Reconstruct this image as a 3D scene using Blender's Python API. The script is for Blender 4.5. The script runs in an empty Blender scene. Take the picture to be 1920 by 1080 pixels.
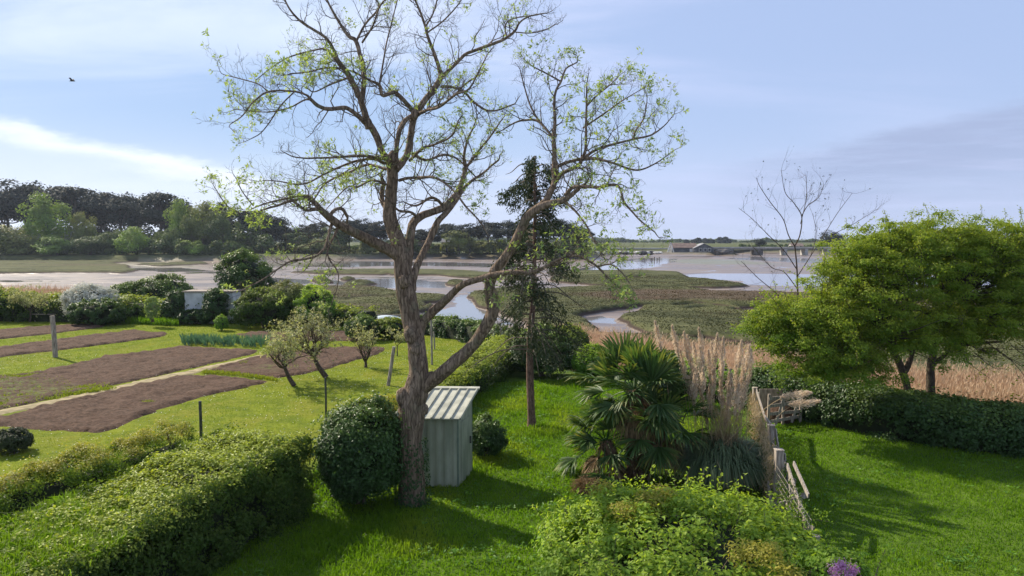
import bpy, math, numpy as np
from math import radians, sin, cos, pi
from mathutils import Vector, Matrix

# ---------------------------------------------------------------- camera
F = 1423.0; HC = 5.4; PIT = math.atan(92.0/F)
sc = bpy.context.scene
cam = bpy.data.cameras.new('camera'); camo = bpy.data.objects.new('camera', cam)
sc.collection.objects.link(camo); sc.camera = camo
cam.sensor_width = 36; cam.lens = 36*F/1920; cam.clip_start = 0.1; cam.clip_end = 9000
camo.location = (0, 0, HC); camo.rotation_euler = (radians(90)-PIT, 0, 0)
# ---------------------------------------------------------------- light
SUN_EL = 37.0; SUN_AZ = -50.0            # degrees, azimuth measured from +Y towards +X
w = bpy.data.worlds.new('World'); sc.world = w; w.use_nodes = True
sun = bpy.data.lights.new('sun', 'SUN'); suno = bpy.data.objects.new('sun', sun)
sc.collection.objects.link(suno)
sun.energy = 5.0; sun.angle = radians(0.6); sun.color = (1.0, 0.90, 0.74)
sd = Vector((sin(radians(SUN_AZ))*cos(radians(SUN_EL)), cos(radians(SUN_AZ))*cos(radians(SUN_EL)), sin(radians(SUN_EL))))
suno.rotation_euler = sd.to_track_quat('Z', 'Y').to_euler()
sc.view_settings.view_transform = 'Standard'; sc.view_settings.look = 'None'
sc.view_settings.exposure = 0.66; sc.view_settings.gamma = 1
sc.cycles.max_bounces = 6; sc.cycles.transmission_bounces = 3; sc.cycles.volume_bounces = 0
sc.cycles.diffuse_bounces = 3; sc.cycles.glossy_bounces = 2

class NT:
    """tiny node-tree helper"""
    def __init__(s, tree): s.t = tree; s.n = tree.nodes; s.l = tree.links
    def new(s, typ, **k):
        n = s.n.new(typ)
        for a, b in k.items(): setattr(n, a, b)
        return n
    def put(s, sock, v):
        if v is None: return
        if hasattr(v, 'links') or isinstance(v, bpy.types.NodeSocket): s.l.new(v, sock)
        else:
            if isinstance(v, (tuple, list)) and len(v) == 3 and sock.type == 'RGBA': v = (*v, 1)
            sock.default_value = v
    def m(s, op, a, b=None, c=None, clamp=False):
        n = s.new('ShaderNodeMath', operation=op); n.use_clamp = clamp
        for i, v in enumerate((a, b, c)):
            if v is not None: s.put(n.inputs[i], v)
        return n.outputs[0]
    def mix(s, f, a, b, mode='MIX'):
        n = s.new('ShaderNodeMix', data_type='RGBA', blend_type=mode)
        s.put(n.inputs[0], f); s.put(n.inputs[6], a); s.put(n.inputs[7], b)
        return n.outputs[2]
    def noise(s, vec, scale=1., detail=4., rough=.55, dist=0., col=False):
        n = s.new('ShaderNodeTexNoise'); n.inputs['Scale'].default_value = scale
        n.inputs['Detail'].default_value = detail; n.inputs['Roughness'].default_value = rough
        n.inputs['Distortion'].default_value = dist
        if vec is not None: s.l.new(vec, n.inputs['Vector'])
        return n.outputs['Color' if col else 'Fac']
    def mapr(s, v, a, b, c=0., d=1., smooth=True):
        n = s.new('ShaderNodeMapRange'); n.interpolation_type = 'SMOOTHSTEP' if smooth else 'LINEAR'
        s.put(n.inputs[0], v)
        for i, q in enumerate((a, b, c, d)): s.put(n.inputs[i+1], q)
        return n.outputs[0]
    def scl(s, vec, sx, sy, sz, loc=(0, 0, 0), rot=(0, 0, 0)):
        n = s.new('ShaderNodeMapping'); s.l.new(vec, n.inputs[0])
        n.inputs['Scale'].default_value = (sx, sy, sz); n.inputs['Location'].default_value = loc
        n.inputs['Rotation'].default_value = rot
        return n.outputs[0]
    def attr(s, name):
        return s.new('ShaderNodeAttribute', attribute_name=name).outputs['Fac']

# world: Nishita sky with thin cirrus, a white bank on the left, a grey-blue one on the right
T = NT(w.node_tree); T.n.clear()
sky = T.new('ShaderNodeTexSky', sky_type='NISHITA'); sky.sun_disc = False
sky.sun_elevation = radians(SUN_EL); sky.sun_rotation = radians(SUN_AZ)
sky.air_density = 1.0; sky.dust_density = 0.6; sky.ozone_density = 2.5; sky.altitude = 0
tc = T.new('ShaderNodeTexCoord').outputs['Generated']
sx = T.new('ShaderNodeSeparateXYZ'); T.l.new(tc, sx.inputs[0])
X, Y, Z = sx.outputs
az = T.m('MULTIPLY', T.m('ARCTAN2', X, Y), 57.2958)
el = T.m('MULTIPLY', T.m('ARCSINE', Z), 57.2958)
zz = T.m('ADD', T.m('MAXIMUM', Z, 0.0), 0.12)
cv = T.new('ShaderNodeCombineXYZ'); T.l.new(T.m('DIVIDE', X, zz), cv.inputs[0]); T.l.new(T.m('DIVIDE', Y, zz), cv.inputs[1])
ci = T.noise(T.scl(cv.outputs[0], .45, 1.1, 1, (3, 1, 0), (0, 0, .5)), 1.0, 7, .6, .6)
ci2 = T.noise(T.scl(cv.outputs[0], .25, .35, 1, (7, 2, 0), (0, 0, -.3)), 1.0, 3, .5)
cir = T.m('MULTIPLY', T.mapr(ci, .38, .70), T.mapr(ci2, .32, .60))
right = T.mapr(az, -18, 12)
cir = T.m('ADD', T.m('MULTIPLY', cir, .8), T.m('MULTIPLY', right, .25), clamp=True)
cir = T.m('MULTIPLY', cir, T.mapr(el, -1, 4, .4, 1.))
K = 10.7
c1 = T.mix(0.55, sky.outputs[0], (.58*K, .82*K, 1.32*K))
c1 = T.mix(cir, c1, T.mix(right, (1.02*K, 1.15*K, 1.38*K), (.84*K, .92*K, 1.28*K)))
# pale haze band near the horizon
c1 = T.mix(T.mapr(el, 0, 9, .62, 0.), c1, T.mix(T.mapr(az, -25, 14), (1.02*K, 1.12*K, 1.34*K), (.72*K, .82*K, 1.16*K)))
wob = T.noise(T.scl(tc, 7, 7, 26), 1.0, 8, .68)
wo = T.m('MULTIPLY', T.m('SUBTRACT', wob, .5), 3.4)
edge = T.m('ADD', T.m('SUBTRACT', T.m('MULTIPLY', az, -.20), -.6-0.25), wo)       # 7.4 deg at -34, 4 deg at -17
dlt = T.m('SUBTRACT', edge, el)
bank = T.m('MULTIPLY', T.mapr(dlt, -.45, .8), T.mapr(dlt, .2, 2.0, 1., .22))
bank = T.m('MULTIPLY', bank, T.mapr(az, -14, -20))
c1 = T.mix(bank, c1, (1.22*K, 1.30*K, 1.45*K))
edge2 = T.m('ADD', T.m('ADD', T.m('MULTIPLY', az, .17), 2.7), T.m('MULTIPLY', wo, 1.0))
d2 = T.m('SUBTRACT', edge2, el)
wob2 = T.noise(T.scl(tc, 5, 5, 60), 1.0, 8, .68)
dk = T.m('MULTIPLY', T.m('MULTIPLY', T.mapr(d2, -.4, .9), T.mapr(d2, 1.5, 7, 1., .2)), T.mapr(az, 12, 24))
dk = T.m('MULTIPLY', dk, T.mapr(wob2, .30, .6, .45, .9))
c1 = T.mix(dk, c1, (.48*K, .58*K, .86*K))
bg = T.new('ShaderNodeBackground'); T.l.new(c1, bg.inputs[0]); bg.inputs[1].default_value = 0.051
T.l.new(bg.outputs[0], T.new('ShaderNodeOutputWorld').inputs[0])

# ---------------------------------------------------------------- helpers
R = np.random.default_rng(11)
def ray(px, py):
    a = (px-960)/F; b = (540-py)/F
    return np.array([a, cos(PIT)+b*sin(PIT), -sin(PIT)+b*cos(PIT)])
def G(px, py, z=0.0):                 # pixel -> point on the level z
    d = ray(px, py); t = (z-HC)/d[2]; return np.array([d[0]*t, d[1]*t, z])
def A(px, py, D):                     # pixel -> point at depth D
    d = ray(px, py); t = D/d[1]; return np.array([d[0]*t, D, HC+d[2]*t])
def nrm(v): return v/np.maximum(np.linalg.norm(v, axis=-1, keepdims=True), 1e-9)
def hsh(ix, iy, iz, seed):
    h = (ix.astype(np.int64)*374761393+iy.astype(np.int64)*668265263+iz.astype(np.int64)*2147483647+seed*974711) & 0xffffffff
    h = ((h ^ (h >> 13))*1274126177) & 0xffffffff
    return ((h ^ (h >> 16)) & 0xffffff)/float(0xffffff)
def vn(x, y, z=None, seed=0):
    x = np.asarray(x, float); y = np.asarray(y, float); z = np.zeros_like(x) if z is None else np.asarray(z, float)
    xi, yi, zi = np.floor(x), np.floor(y), np.floor(z); fx, fy, fz = x-xi, y-yi, z-zi
    fx, fy, fz = [f*f*(3-2*f) for f in (fx, fy, fz)]; r = 0
    for a in (0, 1):
        for b in (0, 1):
            for c in (0, 1):
                r = r+hsh(xi+a, yi+b, zi+c, seed)*(fx if a else 1-fx)*(fy if b else 1-fy)*(fz if c else 1-fz)
    return r*2-1
def fbm(x, y, z=None, seed=0, o=4):
    r = 0; a = 1.; s = 0
    for i in range(o):
        r = r+a*vn(np.asarray(x)*2**i, np.asarray(y)*2**i, None if z is None else np.asarray(z)*2**i, seed+i*7); s += a; a *= .5
    return r/s
def sdf(P, poly):                     # signed distance to polygon, positive inside
    poly = np.asarray(poly, float)[:, :2]; x, y = P[:, 0], P[:, 1]; d = np.full(len(x), 1e18); ins = np.zeros(len(x), bool)
    for i in range(len(poly)):
        a = poly[i]; b = poly[(i+1) % len(poly)]; e = b-a
        t = np.clip(((x-a[0])*e[0]+(y-a[1])*e[1])/max(e@e, 1e-9), 0, 1)
        d = np.minimum(d, (x-a[0]-t*e[0])**2+(y-a[1]-t*e[1])**2)
        if a[1] != b[1]:
            c = ((a[1] > y) != (b[1] > y)) & (x < (b[0]-a[0])*(y-a[1])/(b[1]-a[1])+a[0]); ins ^= c
    return np.where(ins, 1, -1)*np.sqrt(d)
def dline(P, pts):
    pts = np.asarray(pts, float)[:, :2]; d = np.full(len(P), 1e18); x, y = P[:, 0], P[:, 1]
    for a, b in zip(pts[:-1], pts[1:]):
        e = b-a; t = np.clip(((x-a[0])*e[0]+(y-a[1])*e[1])/max(e@e, 1e-9), 0, 1)
        d = np.minimum(d, (x-a[0]-t*e[0])**2+(y-a[1]-t*e[1])**2)
    return np.sqrt(d)
def ss(a, b, x): t = np.clip((x-a)/(b-a), 0, 1); return t*t*(3-2*t)

class MB:
    def __init__(s): s.V = []; s.Q = []; s.v = []; s.y = []; s.mi = []; s.sm = []; s.n = 0
    def add(s, V, Fc, v=0.5, y=0.0, mi=0, smooth=False):
        V = np.asarray(V, float).reshape(-1, 3); Fc = np.asarray(Fc, np.int64)
        s.V.append(V); s.Q.append(Fc+s.n); s.n += len(V)
        s.v.append(np.broadcast_to(np.asarray(v, float), (len(V),))); s.y.append(np.broadcast_to(np.asarray(y, float), (len(V),)))
        s.mi.append(np.full(len(Fc), mi)); s.sm.append(np.full(len(Fc), smooth)); return s
    def mesh(s, name, org=(0, 0, 0)):
        V = np.concatenate(s.V)-np.asarray(org, float); me = bpy.data.meshes.new(name)
        me.vertices.add(len(V)); me.vertices.foreach_set('co', V.astype(np.float32).ravel())
        li = np.concatenate([q.ravel() for q in s.Q]); cnt = np.concatenate([np.full(len(q), q.shape[1]) for q in s.Q])
        me.loops.add(len(li)); me.loops.foreach_set('vertex_index', li.astype(np.int32))
        me.polygons.add(len(cnt)); st = np.concatenate([[0], np.cumsum(cnt)[:-1]]).astype(np.int32)
        me.polygons.foreach_set('loop_start', st)
        me.polygons.foreach_set('material_index', np.concatenate(s.mi).astype(np.int32))
        me.polygons.foreach_set('use_smooth', np.concatenate(s.sm).astype(bool))
        for nm, L in (('v', s.v), ('y', s.y)):
            a = me.attributes.new(nm, 'FLOAT', 'POINT'); a.data.foreach_set('value', np.concatenate(L).astype(np.float32))
        me.update(calc_edges=True); me.validate(); return me
    def tube(s, P, r, ns=6, v=.5, mi=0, cap=True, bump=0., seed=0):
        P = np.asarray(P, float); n = len(P); r = np.broadcast_to(np.asarray(r, float), (n,))
        t = np.gradient(P, axis=0); t = nrm(t); up = np.array([0., 0, 1]) if abs(t[:, 2]).mean() < .8 else np.array([0., 1, 0])
        a = nrm(np.cross(t, up)); b = np.cross(t, a); th = np.arange(ns)/ns*2*pi
        rr = r[:, None]*np.ones((1, ns))
        if bump:
            cs = np.cumsum(np.r_[0, np.linalg.norm(np.diff(P, axis=0), axis=1)])
            rr = rr*(1+bump*fbm(cos(0)+np.cos(th)[None]*1.3+cs[:, None]*0, np.sin(th)[None]*1.3+cs[:, None]*0, cs[:, None]*1.6+0*th[None], seed))
        V = P[:, None]+rr[..., None]*(np.cos(th)[None, :, None]*a[:, None]+np.sin(th)[None, :, None]*b[:, None])
        i = np.arange(n-1)[:, None]*ns; j = np.arange(ns)[None]; k = (j+1) % ns
        Fq = np.stack([i+j, i+k, i+ns+k, i+ns+j], -1).reshape(-1, 4)
        s.add(V, Fq, v, 0, mi, ns > 4)
        if cap and ns >= 3:
            s.add(np.r_[V[-1], V[0]], np.array([list(range(ns))]), v, 0, mi); s.add(V[0], np.array([list(range(ns))[::-1]]), v, 0, mi)
        return s
    def box(s, c, size, rz=0, rx=0, ry=0, v=.5, mi=0):
        c = np.asarray(c, float); h = np.asarray(size, float)/2
        V = np.array([[x, y, z] for x in (-1, 1) for y in (-1, 1) for z in (-1, 1)], float)*h
        M = np.array((Matrix.Rotation(rz, 3, 'Z') @ Matrix.Rotation(ry, 3, 'Y') @ Matrix.Rotation(rx, 3, 'X')))
        s.add(V @ M.T+c, [[0, 1, 3, 2], [4, 6, 7, 5], [0, 4, 5, 1], [2, 3, 7, 6], [0, 2, 6, 4], [1, 5, 7, 3]], v, 0, mi); return s
    def beam(s, a, b, wd, th, v=.5, mi=0, up=(0, 0, 1)):
        a = np.asarray(a, float); b = np.asarray(b, float); t = nrm(b-a); u = np.asarray(up, float)
        if abs(t@u) > .95: u = np.array([0, 1., 0])
        e = nrm(np.cross(t, u)); f = np.cross(e, t)
        V = [p+e*sx*wd/2+f*sy*th/2 for p in (a, b) for sx, sy in ((-1, -1), (1, -1), (1, 1), (-1, 1))]
        s.add(V, [[3, 2, 1, 0], [4, 5, 6, 7], [0, 1, 5, 4], [1, 2, 6, 5], [2, 3, 7, 6], [3, 0, 4, 7]], v, 0, mi); return s
    def leaves(s, C, Nn, L, W, v=None, y=0., mi=0, rng=R, axis=None, fold=.15):
        n = len(C)
        if n == 0: return s
        Nn = nrm(np.asarray(Nn, float)); q = rng.normal(size=(n, 3)) if axis is None else axis+0
        a = nrm(q-(q*Nn).sum(1, keepdims=True)*Nn); b = np.cross(Nn, a)
        L = np.broadcast_to(np.asarray(L, float), (n,))[:, None]; W = np.broadcast_to(np.asarray(W, float), (n,))[:, None]
        f = Nn*W*fold
        V = np.stack([C-a*L*.5, C+b*W*.5-a*L*.08+f, C+a*L*.5, C-b*W*.5-a*L*.08+f], 1)
        v = rng.random(n) if v is None else np.broadcast_to(v, (n,))
        s.add(V, np.arange(4*n).reshape(n, 4), np.repeat(v, 4), np.repeat(np.broadcast_to(y, (n,)), 4), mi); return s

COL = sc.collection
def tag(o, label=None, cat=None, group=None, kind=None):
    for k, v in (('label', label), ('category', cat), ('group', group), ('kind', kind)):
        if v: o[k] = v
    return o
def thing(name, label, cat, loc=(0, 0, 0), group=None):
    o = bpy.data.objects.new(name, None); COL.objects.link(o); o.location = loc; o.empty_display_size = .2
    return tag(o, label, cat, group)
def obj(name, mb, mats, parent=None, org=(0, 0, 0)):
    if not isinstance(mats, (list, tuple)): mats = [mats]
    if parent is not None:
        org = tuple(parent['_w']) if '_w' in parent else tuple(parent.location)
    me = mb.mesh(name, org); [me.materials.append(m) for m in mats]
    o = bpy.data.objects.new(name, me); COL.objects.link(o)
    if parent is None: o.location = org
    else: o.parent = parent
    return o
def sub(name, mb, mats, part):         # a sub-part: its part sits at the thing's own base
    org = tuple(part.parent.location); me = mb.mesh(name, org)
    [me.materials.append(m) for m in (mats if isinstance(mats, (list, tuple)) else [mats])]
    o = bpy.data.objects.new(name, me); COL.objects.link(o); o.parent = part; return o
def dup(root, loc, scale=(1, 1, 1), rz=0., label=None, group=None):
    r = root.copy(); COL.objects.link(r); r.location = loc; r.scale = scale; r.rotation_euler = (0, 0, rz)
    if label: r['label'] = label
    if group: r['group'] = group
    for ch in list(root.children):
        c = ch.copy(); COL.objects.link(c); c.parent = r
    return r

# ---------------------------------------------------------------- materials
MATS = {}
def mat(name):
    m = bpy.data.materials.new(name); m.use_nodes = True; t = NT(m.node_tree); t.n.clear()
    t.out = t.new('ShaderNodeOutputMaterial'); return m, t
def pbr(t, col, rough=.8, bump=None, bstr=.3, bdist=.02, spec=.3, metal=0.):
    p = t.new('ShaderNodeBsdfPrincipled'); t.put(p.inputs['Base Color'], col); t.put(p.inputs['Roughness'], rough)
    p.inputs['Specular IOR Level'].default_value = spec; p.inputs['Metallic'].default_value = metal
    if bump is not None:
        b = t.new('ShaderNodeBump'); b.inputs['Strength'].default_value = bstr; b.inputs['Distance'].default_value = bdist
        t.put(b.inputs['Height'], bump); t.l.new(b.outputs[0], p.inputs['Normal'])
    return p
def geo(t): return t.new('ShaderNodeNewGeometry').outputs['Position']
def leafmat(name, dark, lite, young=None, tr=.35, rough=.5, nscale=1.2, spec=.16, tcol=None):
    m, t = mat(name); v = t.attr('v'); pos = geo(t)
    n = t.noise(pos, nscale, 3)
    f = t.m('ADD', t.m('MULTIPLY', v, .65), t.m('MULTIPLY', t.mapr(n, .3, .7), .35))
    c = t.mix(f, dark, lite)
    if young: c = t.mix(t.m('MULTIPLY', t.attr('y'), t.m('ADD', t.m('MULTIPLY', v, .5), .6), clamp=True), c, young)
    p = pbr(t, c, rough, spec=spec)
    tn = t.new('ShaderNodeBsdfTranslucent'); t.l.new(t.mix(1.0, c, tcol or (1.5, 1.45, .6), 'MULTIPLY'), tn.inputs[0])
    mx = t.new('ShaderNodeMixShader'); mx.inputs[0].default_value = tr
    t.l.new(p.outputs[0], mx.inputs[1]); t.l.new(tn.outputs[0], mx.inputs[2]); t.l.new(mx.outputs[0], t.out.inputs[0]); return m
def simple(name, c1, c2, scale=8., rough=.8, bstr=.3, bdist=.01, stretch=(1, 1, 1), spec=.3, metal=0., detail=5):
    m, t = mat(name); pos = t.scl(geo(t), *stretch); n = t.noise(pos, scale, detail)
    v = t.attr('v')
    f = t.m('ADD', t.mapr(n, .3, .7), t.m('MULTIPLY', t.m('SUBTRACT', v, .5), .6), clamp=True)
    p = pbr(t, t.mix(f, c1, c2), rough, n, bstr, bdist, spec, metal); t.l.new(p.outputs[0], t.out.inputs[0]); return m
YG = (.34, .42, .07)
L_ivy = leafmat('ivy_leaf', (.012, .032, .010), (.048, .105, .024), (.20, .28, .045), .24, .46, spec=.28)
L_hedge = leafmat('hedge_leaf', (.013, .036, .008), (.050, .108, .018), (.38, .44, .065), .32)  # dark base paints side shade; pale tone is new growth plus painted top light
L_shrub = leafmat('shrub_leaf', (.050, .13, .018), (.17, .32, .045), (.36, .46, .05), .42, .5)
L_gold = leafmat('gold_leaf', (.20, .20, .03), (.42, .38, .06), None, .35)
L_red = leafmat('red_tip_leaf', (.045, .10, .015), (.13, .23, .03), (.40, .34, .05), .35)
L_haw = leafmat('hawthorn_leaf', (.045, .10, .012), (.18, .30, .03), (.40, .40, .045), .46, nscale=.7)
L_tree = leafmat('young_leaf', (.13, .19, .06), (.27, .36, .14), (.38, .46, .14), .38)
L_apple = leafmat('blossom_leaf', (.09, .13, .04), (.26, .30, .13), (.56, .54, .38), .35)
L_white = leafmat('white_blossom', (.26, .29, .18), (.80, .78, .70), None, .3, tcol=(1, 1, .95))
L_lilac = leafmat('lilac_blossom', (.42, .16, .36), (.68, .40, .60), None, .3, tcol=(1, .8, 1))
L_orch = leafmat('orchard_leaf', (.06, .085, .03), (.19, .20, .10), (.50, .50, .34), .3)
L_spruce = leafmat('needle_spray', (.020, .032, .016), (.070, .092, .040), None, .12, .6)
L_pine = leafmat('pine_needles', (.014, .021, .017), (.034, .046, .030), None, .08, .7, nscale=.08)
L_far = leafmat('far_green_leaf', (.08, .15, .025), (.22, .34, .06), (.20, .25, .06), .25, .6, nscale=.08)
L_fardk = leafmat('far_dark_leaf', (.035, .065, .022), (.10, .15, .042), (.16, .20, .06), .2, .6, nscale=.08)
L_farol = leafmat('far_olive_leaf', (.08, .12, .03), (.22, .26, .07), (.22, .21, .08), .2, .6, nscale=.08)
L_leek = leafmat('leek_leaf', (.05, .12, .08), (.14, .26, .17), None, .2, .45)
L_palm = leafmat('palm_leaf', (.028, .065, .018), (.085, .16, .040), (.34, .30, .07), .28, .55, spec=.3)
L_palmd = leafmat('dead_palm_leaf', (.12, .075, .035), (.34, .25, .13), None, .2, .7, tcol=(1.2, 1, .8))
L_pamp = leafmat('pampas_blade', (.05, .085, .04), (.17, .22, .11), (.45, .38, .2), .25, .5, tcol=(1.2, 1.2, .8))
L_plume = leafmat('pampas_plume', (.46, .37, .27), (.78, .68, .54), None, .48, .8, tcol=(1.2, 1.1, 1))
L_straw = leafmat('straw_stem', (.26, .19, .10), (.50, .39, .23), None, .25, .7, tcol=(1.2, 1.1, 1))
L_reed = leafmat('reed_stem', (.32, .22, .145), (.60, .44, .31), (.62, .49, .34), .25, .8, nscale=.25, tcol=(1.2, 1, .85))
L_grass = leafmat('lawn_grass', (.075, .150, .008), (.18, .29, .016), (.32, .33, .04), .42, .5, nscale=.5, tcol=(1.3, 1.5, .5))
L_grass2 = leafmat('mown_grass', (.12, .18, .008), (.21, .27, .014), (.32, .31, .04), .35, .6, nscale=.4, tcol=(1.3, 1.4, .5))
M_core = simple('painted_shade_core', (.010, .016, .006), (.028, .035, .014), 3., .95)  # near-black solid core; its colour paints in the shade between leaves
def barkmat(name, c1, c2, c3, sc_=1.):
    m, t = mat(name); pos = geo(t)
    a = t.noise(t.scl(pos, 20*sc_, 20*sc_, 3.6*sc_), 1., 5, .65, .4); b = t.noise(pos, 3.2*sc_, 4)
    v = t.new('ShaderNodeTexVoronoi', feature='DISTANCE_TO_EDGE'); t.l.new(t.scl(pos, 17*sc_, 17*sc_, 3*sc_), v.inputs[0]); v.inputs['Scale'].default_value = 1.
    h = t.m('ADD', a, t.m('MULTIPLY', t.mapr(v.outputs[0], 0, .12), .5))
    c = t.mix(t.mapr(a, .35, .65), c1, c2); c = t.mix(t.mapr(b, .52, .72), c, c3); c = t.mix(t.mapr(v.outputs[0], 0, .10, .55, 0.), c, (.035, .025, .018))
    p = pbr(t, c, .9, h, .9, .022/sc_, .15); t.l.new(p.outputs[0], t.out.inputs[0]); return m
B_main = barkmat('grey_brown_bark', (.11, .075, .050), (.31, .225, .155), (.18, .155, .10))
B_twig = simple('twig_bark', (.07, .055, .04), (.16, .125, .09), 6., .9)
B_red = barkmat('reddish_bark', (.10, .06, .045), (.26, .16, .12), (.20, .14, .10), 1.5)
B_dark = barkmat('dark_bark', (.05, .038, .028), (.15, .11, .08), (.10, .10, .06), 1.6)
B_far = simple('far_bark', (.05, .04, .035), (.12, .09, .07), .4, .9)
W_post = simple('weathered_wood', (.16, .125, .10), (.42, .36, .30), 5., .85, .5, .01, (6, 6, .8))
W_grey = simple('silver_wood', (.15, .125, .105), (.40, .35, .30), 5., .85, .5, .01, (6, 6, .9))
W_green = simple('dark_metal_post', (.03, .035, .03), (.07, .075, .06), 12., .6)
M_white = simple('whitewash', (.42, .43, .42), (.66, .67, .66), 1.2, .85)
M_wire = simple('rusty_wire', (.20, .17, .13), (.36, .32, .26), 20., .6)

# lawn + marsh ground in one sheet; masks are stored on the vertices
m_ter, t = mat('ground_soil_and_marsh')
pos = geo(t); gard = t.attr('garden'); lf = t.attr('leftlawn'); mar = t.attr('marsh'); brn = t.attr('brown'); alg = t.attr('algae'); far = t.attr('land')
n1 = t.noise(pos, .35, 5); n2 = t.noise(pos, 9., 5, .65); n3 = t.noise(pos, 1.6, 4)
lawn = t.mix(t.mapr(n3, .3, .7), (.055, .105, .014), (.11, .18, .022))
lawn2 = t.mix(t.mapr(t.noise(t.scl(pos, 1.1, 1.1, 1), 1., 6, .7), .32, .68), (.105, .145, .006), (.21, .25, .012))
lawn2 = t.mix(t.mapr(t.noise(pos, 22., 3, .6), .5, .72, 0, .6), lawn2, (.30, .32, .10))
lawn2 = t.mix(t.mapr(t.noise(pos, .55, 6, .7), .45, .66, 0, .55), lawn2, (.20, .185, .03)); lawn = t.mix(lf, lawn, lawn2); lawn = t.mix(t.mapr(n2, .3, .7, .32, 0.), lawn, (.05, .055, .02))
sx_ = t.scl(pos, .05, .16, 1); nm = t.noise(sx_, 1.6, 8, .62, .8); nf = t.noise(t.scl(pos, .5, 1.4, 1), 1.5, 6, .7)
mg = t.mix(t.mapr(nm, .36, .62), (.034, .040, .018), (.088, .094, .040)); mb_ = t.mix(t.mapr(nf, .3, .7), (.055, .038, .028), (.15, .105, .078))
mg = t.mix(t.mapr(nf, .42, .72, 0, .8), mg, (.14, .135, .065))
mc = t.mix(t.m('MULTIPLY', brn, t.mapr(nm, .25, .6, .5, 1.)), mg, mb_)
mudn = t.noise(t.scl(pos, .035, .15, 1), 2.2, 8, .65, 1.2)
mud = t.mix(t.mapr(mudn, .36, .64), (.105, .072, .050), (.225, .172, .130))
mud = t.mix(t.m('MULTIPLY', alg, .7), mud, (.14, .145, .06))
edgec = t.mapr(mar, .08, .5, 0, 1); 
ground = t.mix(t.mapr(mar, .35, .75), t.mix(t.mapr(mar, .02, .3), mud, (.055, .04, .032)), mc)
land = t.mix(t.mapr(n1, .35, .65), (.055, .070, .026), (.12, .125, .05))
ground = t.mix(far, ground, land)
ground = t.mix(gard, ground, lawn)
wet = t.m('MULTIPLY', t.m('SUBTRACT', 1., t.mapr(mar, .0, .3)), t.m('SUBTRACT', 1., t.m('MAXIMUM', gard, far)))
rg = t.m('SUBTRACT', .92, t.m('MULTIPLY', wet, t.mapr(mudn, .30, .62, .68, .44)))
bn = t.m('MULTIPLY', t.m('ADD', t.m('MULTIPLY', n2, .5), t.m('MULTIPLY', nf, 1.)), t.m('SUBTRACT', 1., t.m('MULTIPLY', wet, .75)))
p = pbr(t, ground, rg, bn, .9, .09, .4); t.put(p.inputs['Specular IOR Level'], t.m('ADD', t.m('MULTIPLY', wet, .35), .05)); t.l.new(p.outputs[0], t.out.inputs[0])
M_ter = m_ter
m, t = mat('soil'); pos = geo(t)
a = t.noise(pos, 9., 7, .72); b = t.noise(pos, .8, 3); weeds = t.m('MULTIPLY', t.attr('y'), t.mapr(t.noise(pos, 3.2, 7, .75), .44, .70))
c = t.mix(t.mapr(a, .3, .7), (.038, .023, .015), (.140, .088, .060)); c = t.mix(t.mapr(b, .35, .7, 0, .35), c, (.14, .085, .058))
c = t.mix(weeds, c, (.13, .17, .045))
p = pbr(t, c, .95, a, 1., .06, .1); t.l.new(p.outputs[0], t.out.inputs[0]); M_soil = m
M_path = simple('dry_grass_path', (.18, .145, .07), (.36, .29, .16), 3., .95)
m, t = mat('shallow_water'); pos = geo(t)
p = pbr(t, (.16, .15, .15), .08, t.noise(t.scl(pos, .6, 1.8, 1), 1., 4), .10, .03, .5); p.inputs['IOR'].default_value = 1.33
t.l.new(p.outputs[0], t.out.inputs[0]); M_water = m
#@@TERRAIN
# ---------------------------------------------------------------- terrain
ZM = -0.75; ZW = -1.30
garden_poly = [G(-2600, 566)[:2], G(-300, 586)[:2], G(300, 590)[:2], G(640, 600)[:2], G(900, 625)[:2], G(985, 668)[:2], G(1180, 690)[:2], (9.0, 26.5), (12.0, 23.2), (17, 20.6), (40, 15.5), (60, 10), (60, -30), (-200, -30), (-200, 60)]
zp = lambda L, z=ZM: [G(a, b, z)[:2] for a, b in L]
marsh = [
 zp([(1030, 507), (1190, 505), (1268, 508), (1290, 518), (1345, 523), (1400, 531), (1370, 535), (1290, 533), (1200, 533), (1122, 530), (1040, 522)]),
 zp([(985, 541), (1122, 534), (1300, 536), (1330, 543), (1460, 545), (1560, 548), (2700, 556), (3300, 760), (1400, 700), (1060, 640), (985, 600)]),
 zp([(300, 545), (600, 534), (682, 535), (735, 542), (790, 549), (838, 549), (836, 557), (782, 561), (790, 578), (745, 592), (690, 612), (500, 622), (200, 600)]),
 zp([(545, 507), (650, 504), (740, 503), (870, 505), (925, 510), (980, 520), (900, 519), (820, 512), (740, 511), (620, 511)]),
 zp([(588, 519), (608, 516), (628, 521), (626, 525), (600, 525)]), zp([(648, 518), (664, 516), (672, 519), (655, 521)]),
 zp([(645, 530), (660, 525), (690, 523), (703, 527), (680, 533), (655, 534)]),
 zp([(835, 524), (862, 521), (880, 528), (850, 531)]), zp([(790, 567), (803, 565), (800, 576), (786, 578)]),
 zp([(-2000, 474), (0, 477), (200, 473), (400, 475), (480, 480), (280, 484), (212, 491), (252, 500), (240, 508), (100, 507), (0, 509), (-900, 512)]),
 zp([(250, 493), (380, 489), (400, 492), (300, 496)]),
 zp([(880, 545), (1000, 530), (1010, 600), (900, 566)]),
 zp([(-1500, 540), (-200, 538), (210, 543), (500, 552), (500, 610), (-1500, 600)]),
]
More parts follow.
